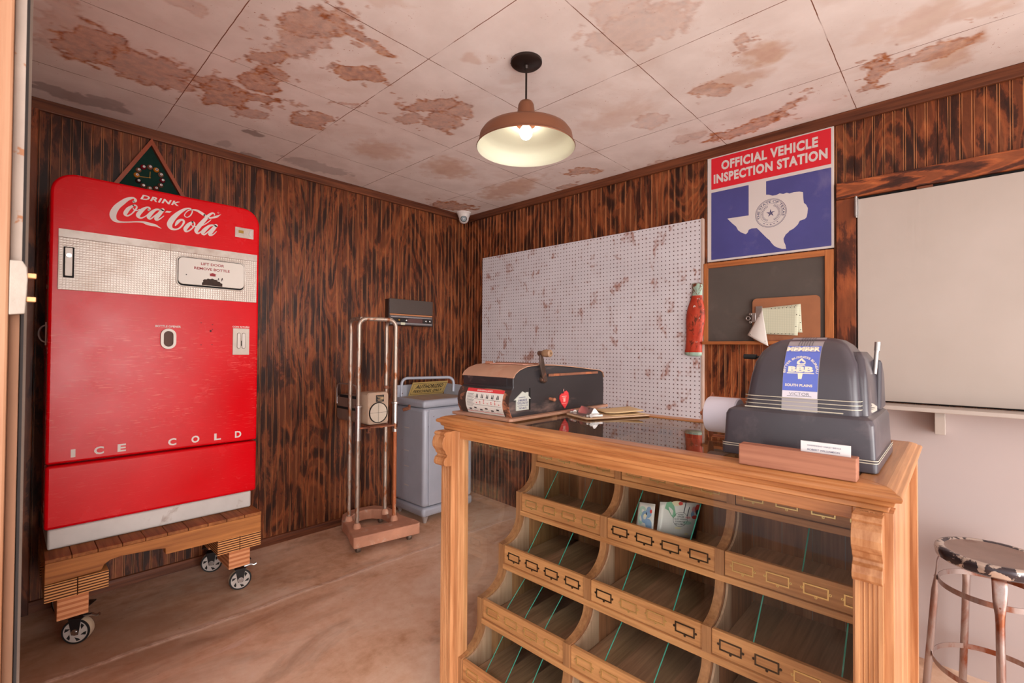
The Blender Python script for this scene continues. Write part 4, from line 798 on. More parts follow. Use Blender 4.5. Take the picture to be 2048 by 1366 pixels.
# ------------------------------------------------------------------ chalkboard, hanging clipboard and its forms
cb = thing('chalkboard', (2.42, -.01, 1.52), 'small dark chalkboard in an orange wood frame under the inspection sign', 'chalkboard')
m_cbf = oak('orange_frame_x', (150, 84, 44), (190, 116, 64), 0, .5); m_cbz = oak('orange_frame_z', (150, 84, 44), (190, 116, 64), 2, .5)
MB().box(2.118, 2.715, -.014, -.002, 1.302, 1.735).build('slate', paint('chalky_slate', (84, 74, 68), .8, 0, .10, 5, (112, 98, 90), .55, 4, wsoft=.3), cb)
for x0, x1 in ((2.1055, 2.130), (2.708, 2.745)): MB().box(x0, x1, -.024, -.002, 1.30, 1.757).build('frame_stile', m_cbz, cb, .002)
MB().box(2.130, 2.708, -.024, -.002, 1.727, 1.757).build('frame_rail', m_cbf, cb, .002)
MB().box(2.106, 2.75, -.052, -.002, 1.284, 1.302).build('chalk_ledge', m_cbf, cb, .004)
hc = thing('clipboard', (2.53, -.03, 1.42), 'brown hardboard clipboard hung sideways against the chalkboard', 'clipboard')
m_hard = paint('worn_hardboard', (158, 100, 66), .6, 0, .14, 6, (120, 68, 46), .54, 4, wsoft=.2)
MB().prism(rrect(2.374, 2.690, 1.3030, 1.533, .022, 5), FY(-.026), 0, .0035).build('board', m_hard, hc)
mb = MB().box(2.372, 2.392, -.040, -.030, 1.405, 1.455).box(2.392, 2.425, -.0385, -.0355, 1.40, 1.49)
mb.lathe([(.0075, -.003), (.0125, -.003), (.0125, .003), (.0075, .003), (.0075, -.003)], (2.354, -.036, 1.427), ex, tk, (0, -1, 0), 20, cap=False)
for z in (1.405, 1.449): mb.cyl((2.366, -.030, z), (2.366, -.042, z), .007, 10)
mb.build('metal_clip', m_chrome, hc, .001)
m = N('green_ledger'); X = m.xyz(); ln = m.math('MINIMUM', grid(X[0], .011) if False else m.math('ABSOLUTE', m.math('SUBTRACT', m.math('FRACT', m.math('ADD', m.math('DIVIDE', X[0], .011), 300.5)), .5)), m.math('ABSOLUTE', m.math('SUBTRACT', m.math('FRACT', m.math('ADD', m.math('DIVIDE', X[2], .009), 300.5)), .5)))
m_led = m.out(m.mix(m.math('MULTIPLY', m.math('LESS_THAN', ln, .07), .35), L(206, 204, 180), L(150, 156, 130)), .8, 0, .1)
m_formb = paint('form_back', (212, 202, 194), .8, 0, .03)
def form(name, corners, y, mat, lab, holes, nz=.0):
    """a sheet between four corner points (x, z, y offset)"""
    A, B_, C_, D_ = [Vector((c[0], y - c[2], c[1])) for c in corners]; n = 10; vs = []
    for i in range(n + 1):
        for j in range(n + 1):
            s_, r_ = i / n, j / n; p = (A * (1 - s_) + B_ * s_) * (1 - r_) + (D_ * (1 - s_) + C_ * s_) * r_
            vs.append(p + Vector((0, -nz * sin(pi * r_) * s_, 0)))
    fs = [(i * (n + 1) + j, i * (n + 1) + j + 1, (i + 1) * (n + 1) + j + 1, (i + 1) * (n + 1) + j) for i in range(n) for j in range(n)]
    mb = MB().add(vs, fs, True).mat(1)
    for s_, r_ in holes:
        p = (A * (1 - s_) + B_ * s_) * (1 - r_) + (D_ * (1 - s_) + C_ * s_) * r_ + Vector((0, -.0006 - nz * sin(pi * r_) * s_, 0))
        mb.add([p + Vector((.0022 * cos(q * .8), 0, .0022 * sin(q * .8))) for q in range(8)], [tuple(range(8))])
    o = tag(mb.build(name, [mat, m_dark], None, origin=(corners[0][0], y, corners[0][1])), lab, 'paper form', 'ledger forms on the hanging clipboard'); sd_ = o.modifiers.new('thick', 'SOLIDIFY'); sd_.thickness = .0005; sd_.offset = 0
edge_h = [(.35 + .09 * i, .04) for i in range(7)] + [(.35 + .09 * i, .96) for i in range(7)]
form('ledger_form', [(2.40, 1.352, .0), (2.612, 1.345, .002), (2.605, 1.492, .002), (2.40, 1.478, 0)], -.0315, m_led, 'pale green ledger form under the top sheet, its corner showing at the edge', [(.97, .1), (.97, .35), (.97, .6)] + edge_h)
form('ledger_form', [(2.40, 1.342, .002), (2.592, 1.330, .003), (2.600, 1.484, .003), (2.40, 1.478, .001)], -.0345, m_led, 'ruled pale green ledger form lying on top, held by the metal clip', edge_h + [(.95, .3), (.95, .7)])
form('ledger_form', [(2.398, 1.42, .006), (2.358, 1.335, .026), (2.462, 1.275, .030), (2.425, 1.478, .006)], -.034, m_formb, 'blank sheet folded down over the clip, grey white back showing', [(.9, .12), (.9, .88), (.1, .5)], .012)

# ------------------------------------------------------------------ glass fronted display counter with stepped bins
m_ox = oak('honey_oak_x', (146, 84, 44), (200, 136, 84), 0, .3, .5); m_oy = oak('honey_oak_y', (146, 88, 50), (196, 136, 88), 1, .3, .5); m_oz = oak('honey_oak_z', (158, 100, 60), (208, 152, 106), 2, .33, .5)
m_bx = oak('bin_oak_x', (160, 104, 62), (208, 150, 98), 0, .5); m_bz = oak('bin_oak_z', (134, 88, 54), (178, 126, 84), 2, .5)
m_inz = oak('inner_oak_z', (122, 76, 50), (176, 118, 80), 2, .5); m_iny = oak('inner_oak_y', (130, 92, 68), (182, 138, 106), 1, .42)
m_lin = oak('liner_edge', (150, 116, 90), (184, 152, 126), 2, .6)
dc = thing('display_counter', (2.44, -1.38, -.07), 'oak and glass display counter with stepped rows of label fronted bins', 'display counter')
XL, XR, YF, YB = 1.761, 3.118, -1.711, -1.054
# top frame: a moulding swept round the four sides
PR = [(.022, .952), (.022, .962), (.014, .966), (.012, .974), (.002, .978), (.0, .985), (.003, .990), (.010, .992), (.012, .9945), (.020, .9985), (.026, 1.0), (.074, 1.0), (.076, .996), (.076, .968), (.05, .952)]
cr = lambda i: [(XL + i, YF + i), (XR - i, YF + i), (XR - i, YB - i), (XL + i, YB - i)]
for s_ in range(4):
    mb = MB(); A = [cr(i)[s_] + (z,) for i, z in PR]; Bq = [cr(i)[(s_ + 1) % 4] + (z,) for i, z in PR]
    mb.loft([A, Bq], smooth=False); mb.build('top_rail', m_ox if s_ % 2 == 0 else m_oy, dc, .0012)
m_top = pane('counter_glass', (.80, .84, .83), 2.5)
MB().box(XL + .0762, XR - .0762, YF + .0762, YB - .0762, .989, .9965).build('top_glass', m_top, dc)
PX = (1.783, 1.868); QX = (3.040, 3.103); fl_ = -.075
def post(x0, x1, y0, y1, grooves=(), n=''):
    mb = MB(); P = [(x0, y1), (x0, y0)]
    for g in grooves: P += [(g - .0035, y0), (g - .002, y0 + .004), (g + .002, y0 + .004), (g + .0035, y0)]
    P += [(x1, y0), (x1, y1)]
    return mb.prism(P, lambda a, b, d: (a, b, d), fl_, .9515)
post(*PX, -1.688, -1.640).build('post', m_oz, dc, .001); post(*QX, -1.688, -1.640).build('post', m_oz, dc, .001)
for x0, x1 in ((1.793, 1.848), (3.046, 3.088)):
    w = (x1 - x0) / 5
    post(x0, x1, -1.706, -1.6885, [x0 + w * k for k in (1.2, 2.1, 2.95, 3.8)]).build('fluted_pilaster', m_oz, dc)
    cp_ = [(-1.7065, .9515), (-1.736, .9515), (-1.742, .944), (-1.738, .938), (-1.746, .928), (-1.750, .912), (-1.748, .898), (-1.741, .888), (-1.737, .884), (-1.733, .874), (-1.726, .868), (-1.728, .862), (-1.738, .858), (-1.739, .852), (-1.742, .846), (-1.741, .836), (-1.733, .829), (-1.7065, .827)]
    MB().prism(cp_, lambda a, b, d: (d, a, b), x0 - .001, x1 + .003).build('corbel', m_oz, dc, .001)
MB().box(PX[1], QX[0], -1.684, -1.662, .905 + .02, .9515).build('apron', m_ox, dc, .002)
MB().box(PX[1], QX[0], -1.684, -1.655, -.07, -.012).build('base_rail', m_ox, dc, .002)
MB().box(1.785, 1.835, -1.10, -1.062, fl_, .9515).build('post', m_oz, dc, .001)
MB().box(3.062, 3.108, -1.10, -1.062, fl_ - .02, .9515).build('post', m_oz, dc, .001)
MB().box(1.79, 1.835, -1.640, -1.10, .925, .9515).build('apron', m_oy, dc, .001); MB().box(1.79, 1.835, -1.640, -1.10, -.07, -.012).build('base_rail', m_oy, dc, .001)
MB().box(3.078, 3.092, -1.630, -1.102, fl_ - .02, .9515).build('end_panel', m_oz, dc, .001)
MB().box(PX[1] - .004, QX[0] + .004, -1.6615, -1.6575, -.012, .925).build('front_glass', m_glass, dc)
MB().box(1.823, 1.827, -1.640, -1.10, -.012, .925).build('end_glass', pane('end_pane', (.98, .99, .985), 2.0, 0, .012), dc)
MB().box(1.815, 3.08, -1.655, -1.103, -.06, -.03).build('floor_board', m_iny, dc)
# stepped bins
YR = [-1.267, -1.363, -1.464, -1.577, -1.676]; ZT = [.846, .662, .480, .312, .134]; ZB = [.777, .593, .412, .244, .066]; ZR = [.757, .574, .391, .225, .046]
YBK = -1.108; DX = [1.862, 2.266, 2.664, 3.060]; TH = .022
def stepped(off, top=.93, bot=-.028):
    P = [(YBK, top), (YR[0] - off, top), (YR[0] - off, ZR[0])]
    for i in range(4):
        for k in range(1, 13):
            t = pi / 2 * k / 12
            P.append((YR[i + 1] - off + (YR[i] - YR[i + 1]) * cos(t), ZR[i] - (ZR[i] - ZT[i + 1] - .004) * sin(t)))
        P.append((YR[i + 1] - off, ZR[i + 1] if i < 3 else bot))
    return P + [(YBK, bot)]
for k, x in enumerate(DX):
    MB().prism(stepped(.006), lambda a, b, d: (d, a, b), x, x + TH if k < 3 else x + .018).build('bin_divider', m_inz if k else m_bz, dc)
    # solid front edge strips give each divider its stepped face
    P = stepped(.0065)[1:-1]; mb = MB()
    for (a0, b0), (a1, b1) in zip(P[:-1], P[1:]): mb.add([(x - .0015, a0, b0), (x + TH + .0015, a0, b0), (x + TH + .0015, a1, b1), (x - .0015, a1, b1), (x - .0015, a0 + .006, b0), (x + TH + .0015, a0 + .006, b0), (x + TH + .0015, a1 + .006, b1), (x - .0015, a1 + .006, b1)], [(0, 1, 2, 3), (0, 3, 7, 4), (1, 5, 6, 2)], True)
    mb.build('divider_edging', m_bz, dc, sharp=.5)
    for side in (0, 1):
        if (k == 0 and side == 0) or (k == 3 and side == 1): continue
        xx = x + TH + .0016 if side else x - .0076
        for i in range(4):
            Q = []
            for kk in range(13):
                t = pi / 2 * kk / 12; Q.append((YR[i + 1] + .014 + (YR[i] - YR[i + 1]) * cos(t), ZR[i] - .001 - (ZR[i] - ZT[i + 1] + .002) * sin(t)))
            Q += [(YR[i + 1] + .014, ZB[i + 1] + .013), (YR[i] + .04, ZB[i + 1] + .013), (YR[i] + .04, ZR[i] - .001)]
            MB().prism(Q, lambda a, b, d: (d, a, b), xx, xx + .006).build('bin_liner', m_lin, dc)
def label_mesh():
    mb = MB(); w, h, e = .029, .0145, .0035
    for a0, a1, b0, b1 in ((-w, w, h - e, h), (-w, w, -h, -h + e), (-w, -w + e, -h + e, h - e), (w - e, w, -h + e, h - e)): mb.box(a0, a1, -.0022, 0, b0, b1)
    for a, b_ in ((-w - .003, 0), (w + .003, 0), (0, -h - .003)):
        mb.lathe([(.0036, 0), (.0036, .0012), (0, .0012)], (a, 0, b_), ex, tk, (0, -1, 0), 10, cap=False); mb.ball((a, -.0016, b_), .0014, nu=8, nv=5)
    return mb
m_lab = plain('aged_brass', (206, 178, 122), .3, .8); m_labd = plain('brass_dark_reflection', (62, 48, 36), .4, .7)  # second, darker frame colour imitates dark reflections in the brass
lab0 = None
m_teal = plain('cut_glass_edge', (52, 150, 132), .15, 0, .6); m_sheet = pane('divider_glass', (.94, .985, .97), 1.4)
GL = {(1, 0): (.27, .72), (1, 1): (.21, .765), (1, 2): (.52,), (2, 0): (.27, .66), (2, 1): (.28, .74), (2, 2): (.27, .80), (3, 0): (.27, .5, .74), (3, 1): (.3, .72), (3, 2): (.4,), (4, 0): (.26, .5, .75), (4, 1): (.3, .7), (4, 2): (.3, .7)}
for i in range(5):
    for k in range(3):
        x0, x1 = DX[k] + TH + .0018, DX[k + 1] - .0018; y = YR[i]
        bf = MB().box(x0, x1, y, y + .013, ZB[i], ZT[i]).build('bin_front', m_bx, dc, .0015)
        for j in range(4):
            cx, cz = x0 + (x1 - x0) * (.135 + .243 * j), ZB[i] + .033
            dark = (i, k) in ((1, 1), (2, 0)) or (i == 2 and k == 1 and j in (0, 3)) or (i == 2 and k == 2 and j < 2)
            o = bpy.data.objects.new('label_holder', None) if False else None
            if lab0 is None:
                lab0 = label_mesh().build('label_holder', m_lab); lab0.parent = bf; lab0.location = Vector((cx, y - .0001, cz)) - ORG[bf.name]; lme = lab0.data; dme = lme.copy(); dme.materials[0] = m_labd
            else:
                o = bpy.data.objects.new('label_holder', lme); COL.objects.link(o); o.parent = bf; o.location = Vector((cx, y - .0001, cz)) - ORG[bf.name]; ORG[o.name] = Vector((cx, y, cz))
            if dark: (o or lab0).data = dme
        if i:
            MB().box(x0 + .007, x1 - .007, y + .0132, YBK, ZB[i] + .004, ZB[i] + .012).build('bin_floor', m_iny, dc)
        for fr_ in GL.get((i, k), ()):
            gx_ = x0 + (x1 - x0) * fr_; zt_ = ZR[i - 1] - .004; yu = YR[i - 1] + .012
            P = [(y + .0145, ZB[i] + .0125), (y + .0145, ZT[i] - .012), (y + .03, ZT[i] + .003), (yu, zt_), (YBK - .002, zt_), (YBK - .002, ZB[i] + .0125)]
            mb = MB().mat(0).prism(P, lambda a, b, d: (d, a, b), gx_, gx_ + .0035)
            for q in (2, 3, 4): mb.mi[-(6 - q) - 0] = mb.mi[-(6 - q)]
            mb.mi[-5] = 1; mb.mi[-4] = 1; mb.mi[-3] = 1
            mb.build('glass_partition', [m_sheet, m_teal], dc, fixn=True)
    MB().box(DX[0] + TH, DX[3], YR[i] - .008, YR[i] + .02, ZR[i], ZB[i] - .0005).build('bin_rail', m_bx, dc, .002)
m = N('plank_back'); X = m.xyz(); t_ = m.math('FRACT', m.math('DIVIDE', X[0], .084)); gap = m.math('LESS_THAN', t_, .025)
g1 = m.noise(m.map((1, 1, .05)), 90, 5, .6); hu = m.noise(m.map((1, 1, .1)), 12, 3)
c = m.ramp(m.math('MULTIPLY_ADD', g1, .55, m.math('MULTIPLY', hu, .45)), [(.36, L(118, 68, 44)), (.62, L(176, 116, 80))]); m_plk = m.out(m.mix(gap, c, L(150, 130, 116)), .55, 0, .3)
MB().box(DX[0] - .002, DX[3] + .02, YBK + .0005, YBK + .008, -.025, .93).build('plank_back', m_plk, dc)

# plastic bags of cards in one of the bins
m_bagc = pane('bag_film', (.98, .98, .98), 1.35, .12)
def bag(P, lab, art):
    """P: four corners of the bag, bottom left first"""
    A, B_, C_, D_ = map(Vector, P); nrm = (B_ - A).cross(D_ - A).normalized()
    if nrm.y > 0: nrm = -nrm
    F = lambda a, b, d: (A * (1 - a) + B_ * a) * (1 - b) + (D_ * (1 - a) + C_ * a) * b + nrm * (d + .004 * sin(pi * a) * sin(pi * b))
    t = thing('plastic_bag', A, lab, 'bag', 'plastic bags of printed cards in the counter'); n = 8
    def sheet(d, a0, a1, b0, b1):
        return [F(a0 + (a1 - a0) * i / n, b0 + (b1 - b0) * j / n, d) for i in range(n + 1) for j in range(n + 1)], [(i * (n + 1) + j, i * (n + 1) + j + 1, (i + 1) * (n + 1) + j + 1, (i + 1) * (n + 1) + j) for i in range(n) for j in range(n)]
    v, f_ = sheet(.0, .03, .97, .02, .96); o = MB().add(v, f_, True).build('printed_card', paint('bag_card', (214, 210, 204), .5, 0, .05, 8), t); q = o.modifiers.new('thick', 'SOLIDIFY'); q.thickness = .0006; q.offset = 0
    art(F, o)
    v, f_ = sheet(.0032, 0, 1, 0, 1); o = MB().add(v, f_, True).build('clear_film', m_bagc, t); q = o.modifiers.new('thick', 'SOLIDIFY'); q.thickness = .0004; q.offset = 1
cols = {k: plain('print_' + k, c, .5) for k, c in dict(green=(120, 176, 140), blue=(128, 158, 190), red=(206, 62, 56), black=(52, 56, 64), cream=(226, 214, 176), pink=(214, 150, 150), mint=(170, 200, 184)).items()}
def blob(mbs, col, pts, F, d=.0007):
    mbs.setdefault(col, MB()).add([F(a, b, d) for a, b in pts], [tuple(range(len(pts)))])
def ell(a, b, ra, rb, n=14, ph=0): return [(a + ra * cos(2 * pi * k / n) * (1 + .12 * sin(3 * k)), b + rb * sin(2 * pi * k / n)) for k in range(n)]
def finish(mbs, o):
    for k, mb in mbs.items(): mb.build('print_' + k, cols[k], o)
def art1(F, o):
    s_ = {}
    for c_, a, b_, ra, rb, d in (('mint', .3, .72, .2, .12, .0006), ('blue', .45, .5, .18, .2, .0008), ('blue', .66, .68, .16, .18, .0009), ('blue', .7, .32, .18, .16, .0007), ('mint', .25, .42, .16, .2, .0006), ('red', .78, .72, .06, .06, .0011), ('cream', .5, .56, .09, .05, .0012), ('green', .35, .1, .25, .06, .0006), ('green', .75, .1, .18, .05, .0007), ('black', .55, .62, .03, .05, .0013)): blob(s_, c_, ell(a, b_, ra, rb), F, d)
    finish(s_, o)
def art2(F, o):
    s_ = {}
    blob(s_, 'green', [(.15, .78), (.18, .95), (.28, .98), (.36, .85), (.42, .6), (.36, .52), (.3, .6), (.24, .72)], F)
    for c_, a, b_, ra, rb, d in (('cream', .42, .93, .14, .07, .0006), ('red', .5, .93, .05, .05, .0009), ('red', .9, .80, .06, .12, .0009), ('pink', .82, .78, .05, .08, .0008), ('black', .9, .72, .03, .07, .0011), ('red', .86, .58, .07, .05, .0009), ('blue', .8, .66, .04, .08, .0008), ('mint', .70, .42, .10, .05, .0007), ('pink', .70, .56, .06, .03, .0009), ('cream', .5, .26, .08, .03, .0007), ('cream', .72, .12, .05, .03, .0007)): blob(s_, c_, ell(a, b_, ra, rb), F, d)
    blob(s_, 'black', [(.70, .84), (.72, .86), (.69, .6), (.67, .6)], F); blob(s_, 'black', [(.61, .98), (.63, .98), (.60, .66), (.58, .68)], F)
    bk = s_['black']; n = 26
    R1 = [F(.53 + .17 * cos(2 * pi * k / n), .5 + .2 * sin(2 * pi * k / n), .0009) for k in range(n)]; R2 = [F(.53 + .162 * cos(2 * pi * k / n), .5 + .191 * sin(2 * pi * k / n), .0009) for k in range(n)]
    bk.add(R1 + R2, [(k, (k + 1) % n, n + (k + 1) % n, n + k) for k in range(n)])
    for tx, b0 in (('HONEST', .61), ('OFFICER', .55), ('I JUST PEEKIN', .48), ("E DOWN THE", .415), ('AD A PIECE', .35)):
        w = .0115 * len(tx); bk.text(tx, (.53 - w, .53 + w, b0, b0 + .042), F, .001, .02)
    finish(s_, o)
yb, zb_ = -1.335, .611
bag([(2.382, -1.334, .640), (2.447, -1.333, .628), (2.444, -1.306, .735), (2.380, -1.306, .728)], 'small clear bag with blue and green printing at the bin edge', art1)
bag([(2.452, -1.330, .636), (2.546, -1.215, .613), (2.556, -1.19, .738), (2.449, -1.295, .742)], 'larger clear bag of white cards with green and red printing, speech balloon showing', art2)

# ------------------------------------------------------------------ old crank register on the counter
ar = thing('autographic_register', (1.91, -1.31, 1.0), 'old rusty black crank register with stickers on the display counter', 'register')
m_ablk = paint('scuffed_black_steel', (50, 46, 48), .34, .1, .25, 5, (132, 108, 100), .56, 9, (1, .4, 1.3), bump=.06, wsoft=.18)
m_arus = paint('rusty_tan_lid', (176, 132, 108), .6, .1, .12, 7, (168, 100, 72), .55, 8, wsoft=.2, wear2=(196, 164, 140), bump=.12)
m_aedge = paint('black_and_rust', (66, 50, 44), .5, .1, .3, 10, (178, 112, 82), .52, 9, wsoft=.08)
prof_b = [(-1.600, 1.010), (-1.613, 1.035), (-1.617, 1.06), (-1.612, 1.085), (-1.600, 1.106), (-1.592, 1.112), (-1.590, 1.118), (-1.592, 1.124), (-1.592, 1.148), (-1.583, 1.162), (-1.560, 1.176), (-1.52, 1.187), (-1.46, 1.1915), (-1.36, 1.189), (-1.24, 1.180), (-1.12, 1.168), (-1.04, 1.160), (-1.018, 1.152), (-1.007, 1.13), (-1.003, 1.08), (-1.006, 1.010)]
XA0, XA1 = 1.780, 2.046
MB().prism(prof_b, lambda a, b, d: (d, a, b), XA0, XA1).build('side_housing', m_ablk, ar, .004, 3)
def shell(i0, i1, x0, x1, th, inn=.0005):
    P = prof_b[i0:i1]; n = len(P); c_ = (-1.3, 1.09)
    out_ = [(a + (a - c_[0]) / math.hypot(a - c_[0], (b_ - c_[1]) * 3) * th * .9, b_ + th * .9 * ((b_ - c_[1]) / max(.03, math.hypot((a - c_[0]) / 3, b_ - c_[1])))) for a, b_ in P]
    mb = MB()
    vs = [(x, a, b_) for x in (x0, x1) for a, b_ in out_] + [(x, a, b_) for x in (x0, x1) for a, b_ in P]
    fs = [(k, k + 1, n + k + 1, n + k) for k in range(n - 1)] + [(k, k + 1, 2 * n + k + 1, 2 * n + k) for k in range(n - 1)] + [(n + k, n + k + 1, 3 * n + k + 1, 3 * n + k) for k in range(n - 1)] + [(0, n, 3 * n, 2 * n), (n - 1, 2 * n - 1, 4 * n - 1, 3 * n - 1)]
    return mb.add(vs, fs, True)
shell(8, 19, XA0 - .003, XA1 + .004, .004).build('lid', m_arus, ar, sharp=.6)
shell(0, 5, XA0 - .002, XA1 + .004, .0025).build('front_plate', m_aedge, ar, sharp=.6)
shell(6, 9, XA0 + .004, XA1 - .03, .003).build('front_band', m_ablk, ar, sharp=.6)
MB().prism([(1.762, -1.632), (2.066, -1.632), (2.072, -1.62), (2.062, -.992), (1.766, -.992)], lambda a, b, d: (a, b, d), 1.0002, 1.0105).build('base_plate', m_arus, ar, .002)
MB().box(XA0 + .05, XA1 - .035, -1.50, -1.44, 1.1935, 1.1955).build('paper_window', paint('pink_paper', (226, 168, 148), .6, 0, .03), ar)
mb = MB().box(XA0 + .02, XA1 - .02, -1.436, -1.428, 1.192, 1.199); mb.cyl((XA0 + .035, -1.505, 1.197), (XA0 + .06, -1.49, 1.197), .006, 10); mb.build('tear_bar', m_rust, ar)
ck_ = MB().lathe([(.016, 0), (.016, .012), (.010, .018)], (XA1, -1.432, 1.140), ey, tk, ex, 20)
ck_.prism([(-1.443, 1.130), (-1.421, 1.130), (-1.436, 1.185), (-1.452, 1.240), (-1.466, 1.240), (-1.462, 1.185)], lambda a, b, d: (d, a, b), XA1 + .012, XA1 + .019)
ck_.cyl((XA1 + .005, -1.459, 1.237), (XA1 + .03, -1.459, 1.237), .009, 14)
cr_ = ck_.build('crank', paint('dark_crank', (84, 66, 58), .35, .5, .2, 20, (160, 100, 72), .54, 18, wsoft=.15), ar, .0015)
MB().lathe([(.010, 0), (.013, .004), (.0145, .018), (.013, .03), (.014, .034), (.010, .038), (.0045, .038), (.0045, .030)], (XA1 + .026, -1.459, 1.237), ey, tk, ex, 20, cap=False).build('crank_knob', paint('worn_wood_knob', (150, 116, 88), .5, 0, .2, 40), cr_)
mb = MB().cyl((XA1, -1.385, 1.062), (XA1 + .02, -1.385, 1.060), .006, 12); mb.ball((XA1 + .022, -1.385, 1.060), .0075); mb.build('release_pin', m_aedge, ar)
MB().box(XA1 + .0002, XA1 + .0012, -1.505, -1.499, 1.03, 1.11).build('slot', m_dark, ar)
MB().box(XA1 + .0045, XA1 + .007, -1.40, -1.06, 1.148, 1.158).build('side_rail', m_rust, ar, .001)
f = FX(XA1 + .0042)
hs = [(-1.578, 1.033), (-1.512, 1.033), (-1.512, 1.071), (-1.500, 1.071), (-1.514, 1.083), (-1.514, 1.096), (-1.527, 1.096), (-1.528, 1.092), (-1.545, 1.100), (-1.590, 1.071), (-1.578, 1.071)]
st1 = MB().add([f(a, b, d) for d in (-.0035, 0) for a, b in hs], [tuple(range(11)), tuple(range(11, 22))] + [(k, (k + 1) % 11, 11 + (k + 1) % 11, 11 + k) for k in range(11)]).build('house_sticker', paint('grey_sticker', (190, 190, 180), .5, 0, .03), ar)
mb = MB()
for tx, a0, a1, b0, b1 in (('FURNISHED BY', -1.566, -1.53, 1.077, 1.081), ('LA MALINCHE', -1.570, -1.522, 1.065, 1.073), ('TORTILLA FACTORY', -1.575, -1.515, 1.0545, 1.0625), ('AUTHENTIC FOODS', -1.574, -1.516, 1.0475, 1.051), ('747-4673', -1.567, -1.525, 1.037, 1.044)): mb.text(tx, (a0, a1, b0, b1), f, .0003, .02)
mb.build('sticker_print', plain('violet_ink', (70, 62, 110), .6), st1)
hp = [(-1.297, 1.083), (-1.283, 1.087), (-1.270, 1.078), (-1.266, 1.058), (-1.273, 1.038), (-1.292, 1.017), (-1.313, 1.036), (-1.326, 1.056), (-1.324, 1.070), (-1.312, 1.078), (-1.300, 1.076)]
st2 = MB().add([f(a, b, d) for d in (-.0035, 0) for a, b in hp], [tuple(range(11)), tuple(range(11, 22))] + [(k, (k + 1) % 11, 11 + (k + 1) % 11, 11 + k) for k in range(11)]).build('apple_sticker', plain('sticker_red', (222, 62, 66), .45), ar)
mb = MB()
for a0, a1, b0, b1 in ((-1.314, -1.283, 1.064, 1.067), (-1.309, -1.288, 1.058, 1.061), (-1.304, -1.290, 1.044, 1.057), (-1.315, -1.282, 1.037, 1.0385)): mb.rect(a0, a1, b0, b1, f, .0003)
mb.ribbon([(-1.300, 1.084, .002), (-1.303, 1.091, .003), (-1.300, 1.095, .001)], f, 0, .0003); mb.build('sticker_print', plain('pale_print', (236, 170, 160), .6), st2)
# safety card wrapped over the swelling front
def FB(a, b, d):
    """b runs up the curved front plate"""
    zz_ = 1.012 + b * .092; i = max(j for j in range(5) if prof_b[min(j, 3)][1] <= zz_ + 1e-9 and j < 4); p, q = prof_b[i], prof_b[i + 1]; t = (zz_ - p[1]) / (q[1] - p[1])
    return (1.826 + a * .194, p[0] + (q[0] - p[0]) * t - .0034 - d, zz_)
n = 10
def fbs(a0, a1, b0, b1, d):
    vs = [FB(a0 + (a1 - a0) * i, b0 + (b1 - b0) * j / n, d) for i in (0, 1) for j in range(n + 1)]
    return vs, [(j, j + 1, n + 2 + j, n + 1 + j) for j in range(n)]
st3 = MB().add(*fbs(0, 1, 0.0, 1, 0)).build('instruction_card', paint('card_white', (214, 208, 200), .5, 0, .03), ar)
MB().add(*fbs(0, 1, .87, 1, .0004)).add(*fbs(0, 1, .075, .09, .0004)).build('red_header', plain('header_red', (206, 58, 62), .5), st3)
mb = MB(); mb.text('ENGINEERING SAFETY', (.28, .70, .905, .96), FB, .0007, .02); mb.build('header_text', m_white, st3)
mb = MB()
for j in range(11): mb.add(*fbs(.04, .2 + .05 * ((j * 7) % 3) / 2, .30 + j * .048, .312 + j * .048, .0005))
for j in range(5):
    for e_ in (0, .035): mb.add([FB(.28 + j * .14 + e_, .64, .0006), FB(.31 + j * .14 + e_, .64, .0006), FB(.30 + j * .14 + e_, .8, .0006), FB(.29 + j * .14 + e_, .8, .0006)], [(0, 1, 2, 3)])
for j in range(6): mb.add(*fbs(.08 + j * .15, .15 + j * .15, .14 + .06 * (j % 2), .20 + .06 * (j % 2), .0005)).add(*fbs(.05 + j * .155, .16 + j * .155, .115, .122, .0005))
for q in (.585, .36): mb.add(*fbs(.25, .96, q, q + .01, .0005))
mb.build('card_diagrams', plain('card_black', (58, 54, 58), .6), st3)
mb = MB()
for j in range(7):
    for h in range(1 + j % 3): mb.add([FB(.30 + j * .1, .42 + h * .06, .0006), FB(.335 + j * .1, .44 + h * .06, .0006), FB(.30 + j * .1, .47 + h * .06, .0006)], [(0, 1, 2)])
mb.build('card_red_marks', cols['red'], st3)

# ------------------------------------------------------------------ clipboard and envelopes lying on the counter
cl = thing('clipboard', (2.17, -1.22, 1.0), 'tan clipboard with a big bent steel clip lying on the counter glass', 'clipboard')
la = math.radians(66); lu = Vector((cos(la), sin(la), 0)); lv = Vector((sin(la), -cos(la), 0)); o0_ = Vector((2.205, -1.225, 0))
CLP = lambda a, b, d: o0_ + lu * a + lv * b + tk * d
mb = MB().prism(rrect(-.145, .145, -.080, .080, .02, 5), CLP, 1.0003, 1.0045); mb.build('board', paint('tan_hardboard', (206, 172, 140), .6, 0, .06), cl, .0008)
mb = MB().prism([(-.135, 1.0048), (-.06, 1.0048), (-.062, 1.009), (-.085, 1.034), (-.092, 1.035), (-.108, 1.010), (-.135, 1.0085)], lambda a, b, d: CLP(a, d, b), -.045, .045)
for s in (-.058, .058): mb.cyl(CLP(-.118, s - .012, 1.012), CLP(-.118, s + .012, 1.012), .0085, 12).obox(CLP(-.10, s, 1.010), lu, lv, tk, .035, .006, .0045)
mb.build('steel_clip', m_chrome, cl, .0012)
m_kraft = paint('manila', (210, 180, 136), .75, 0, .05, 6, (176, 116, 52), .72, 9)
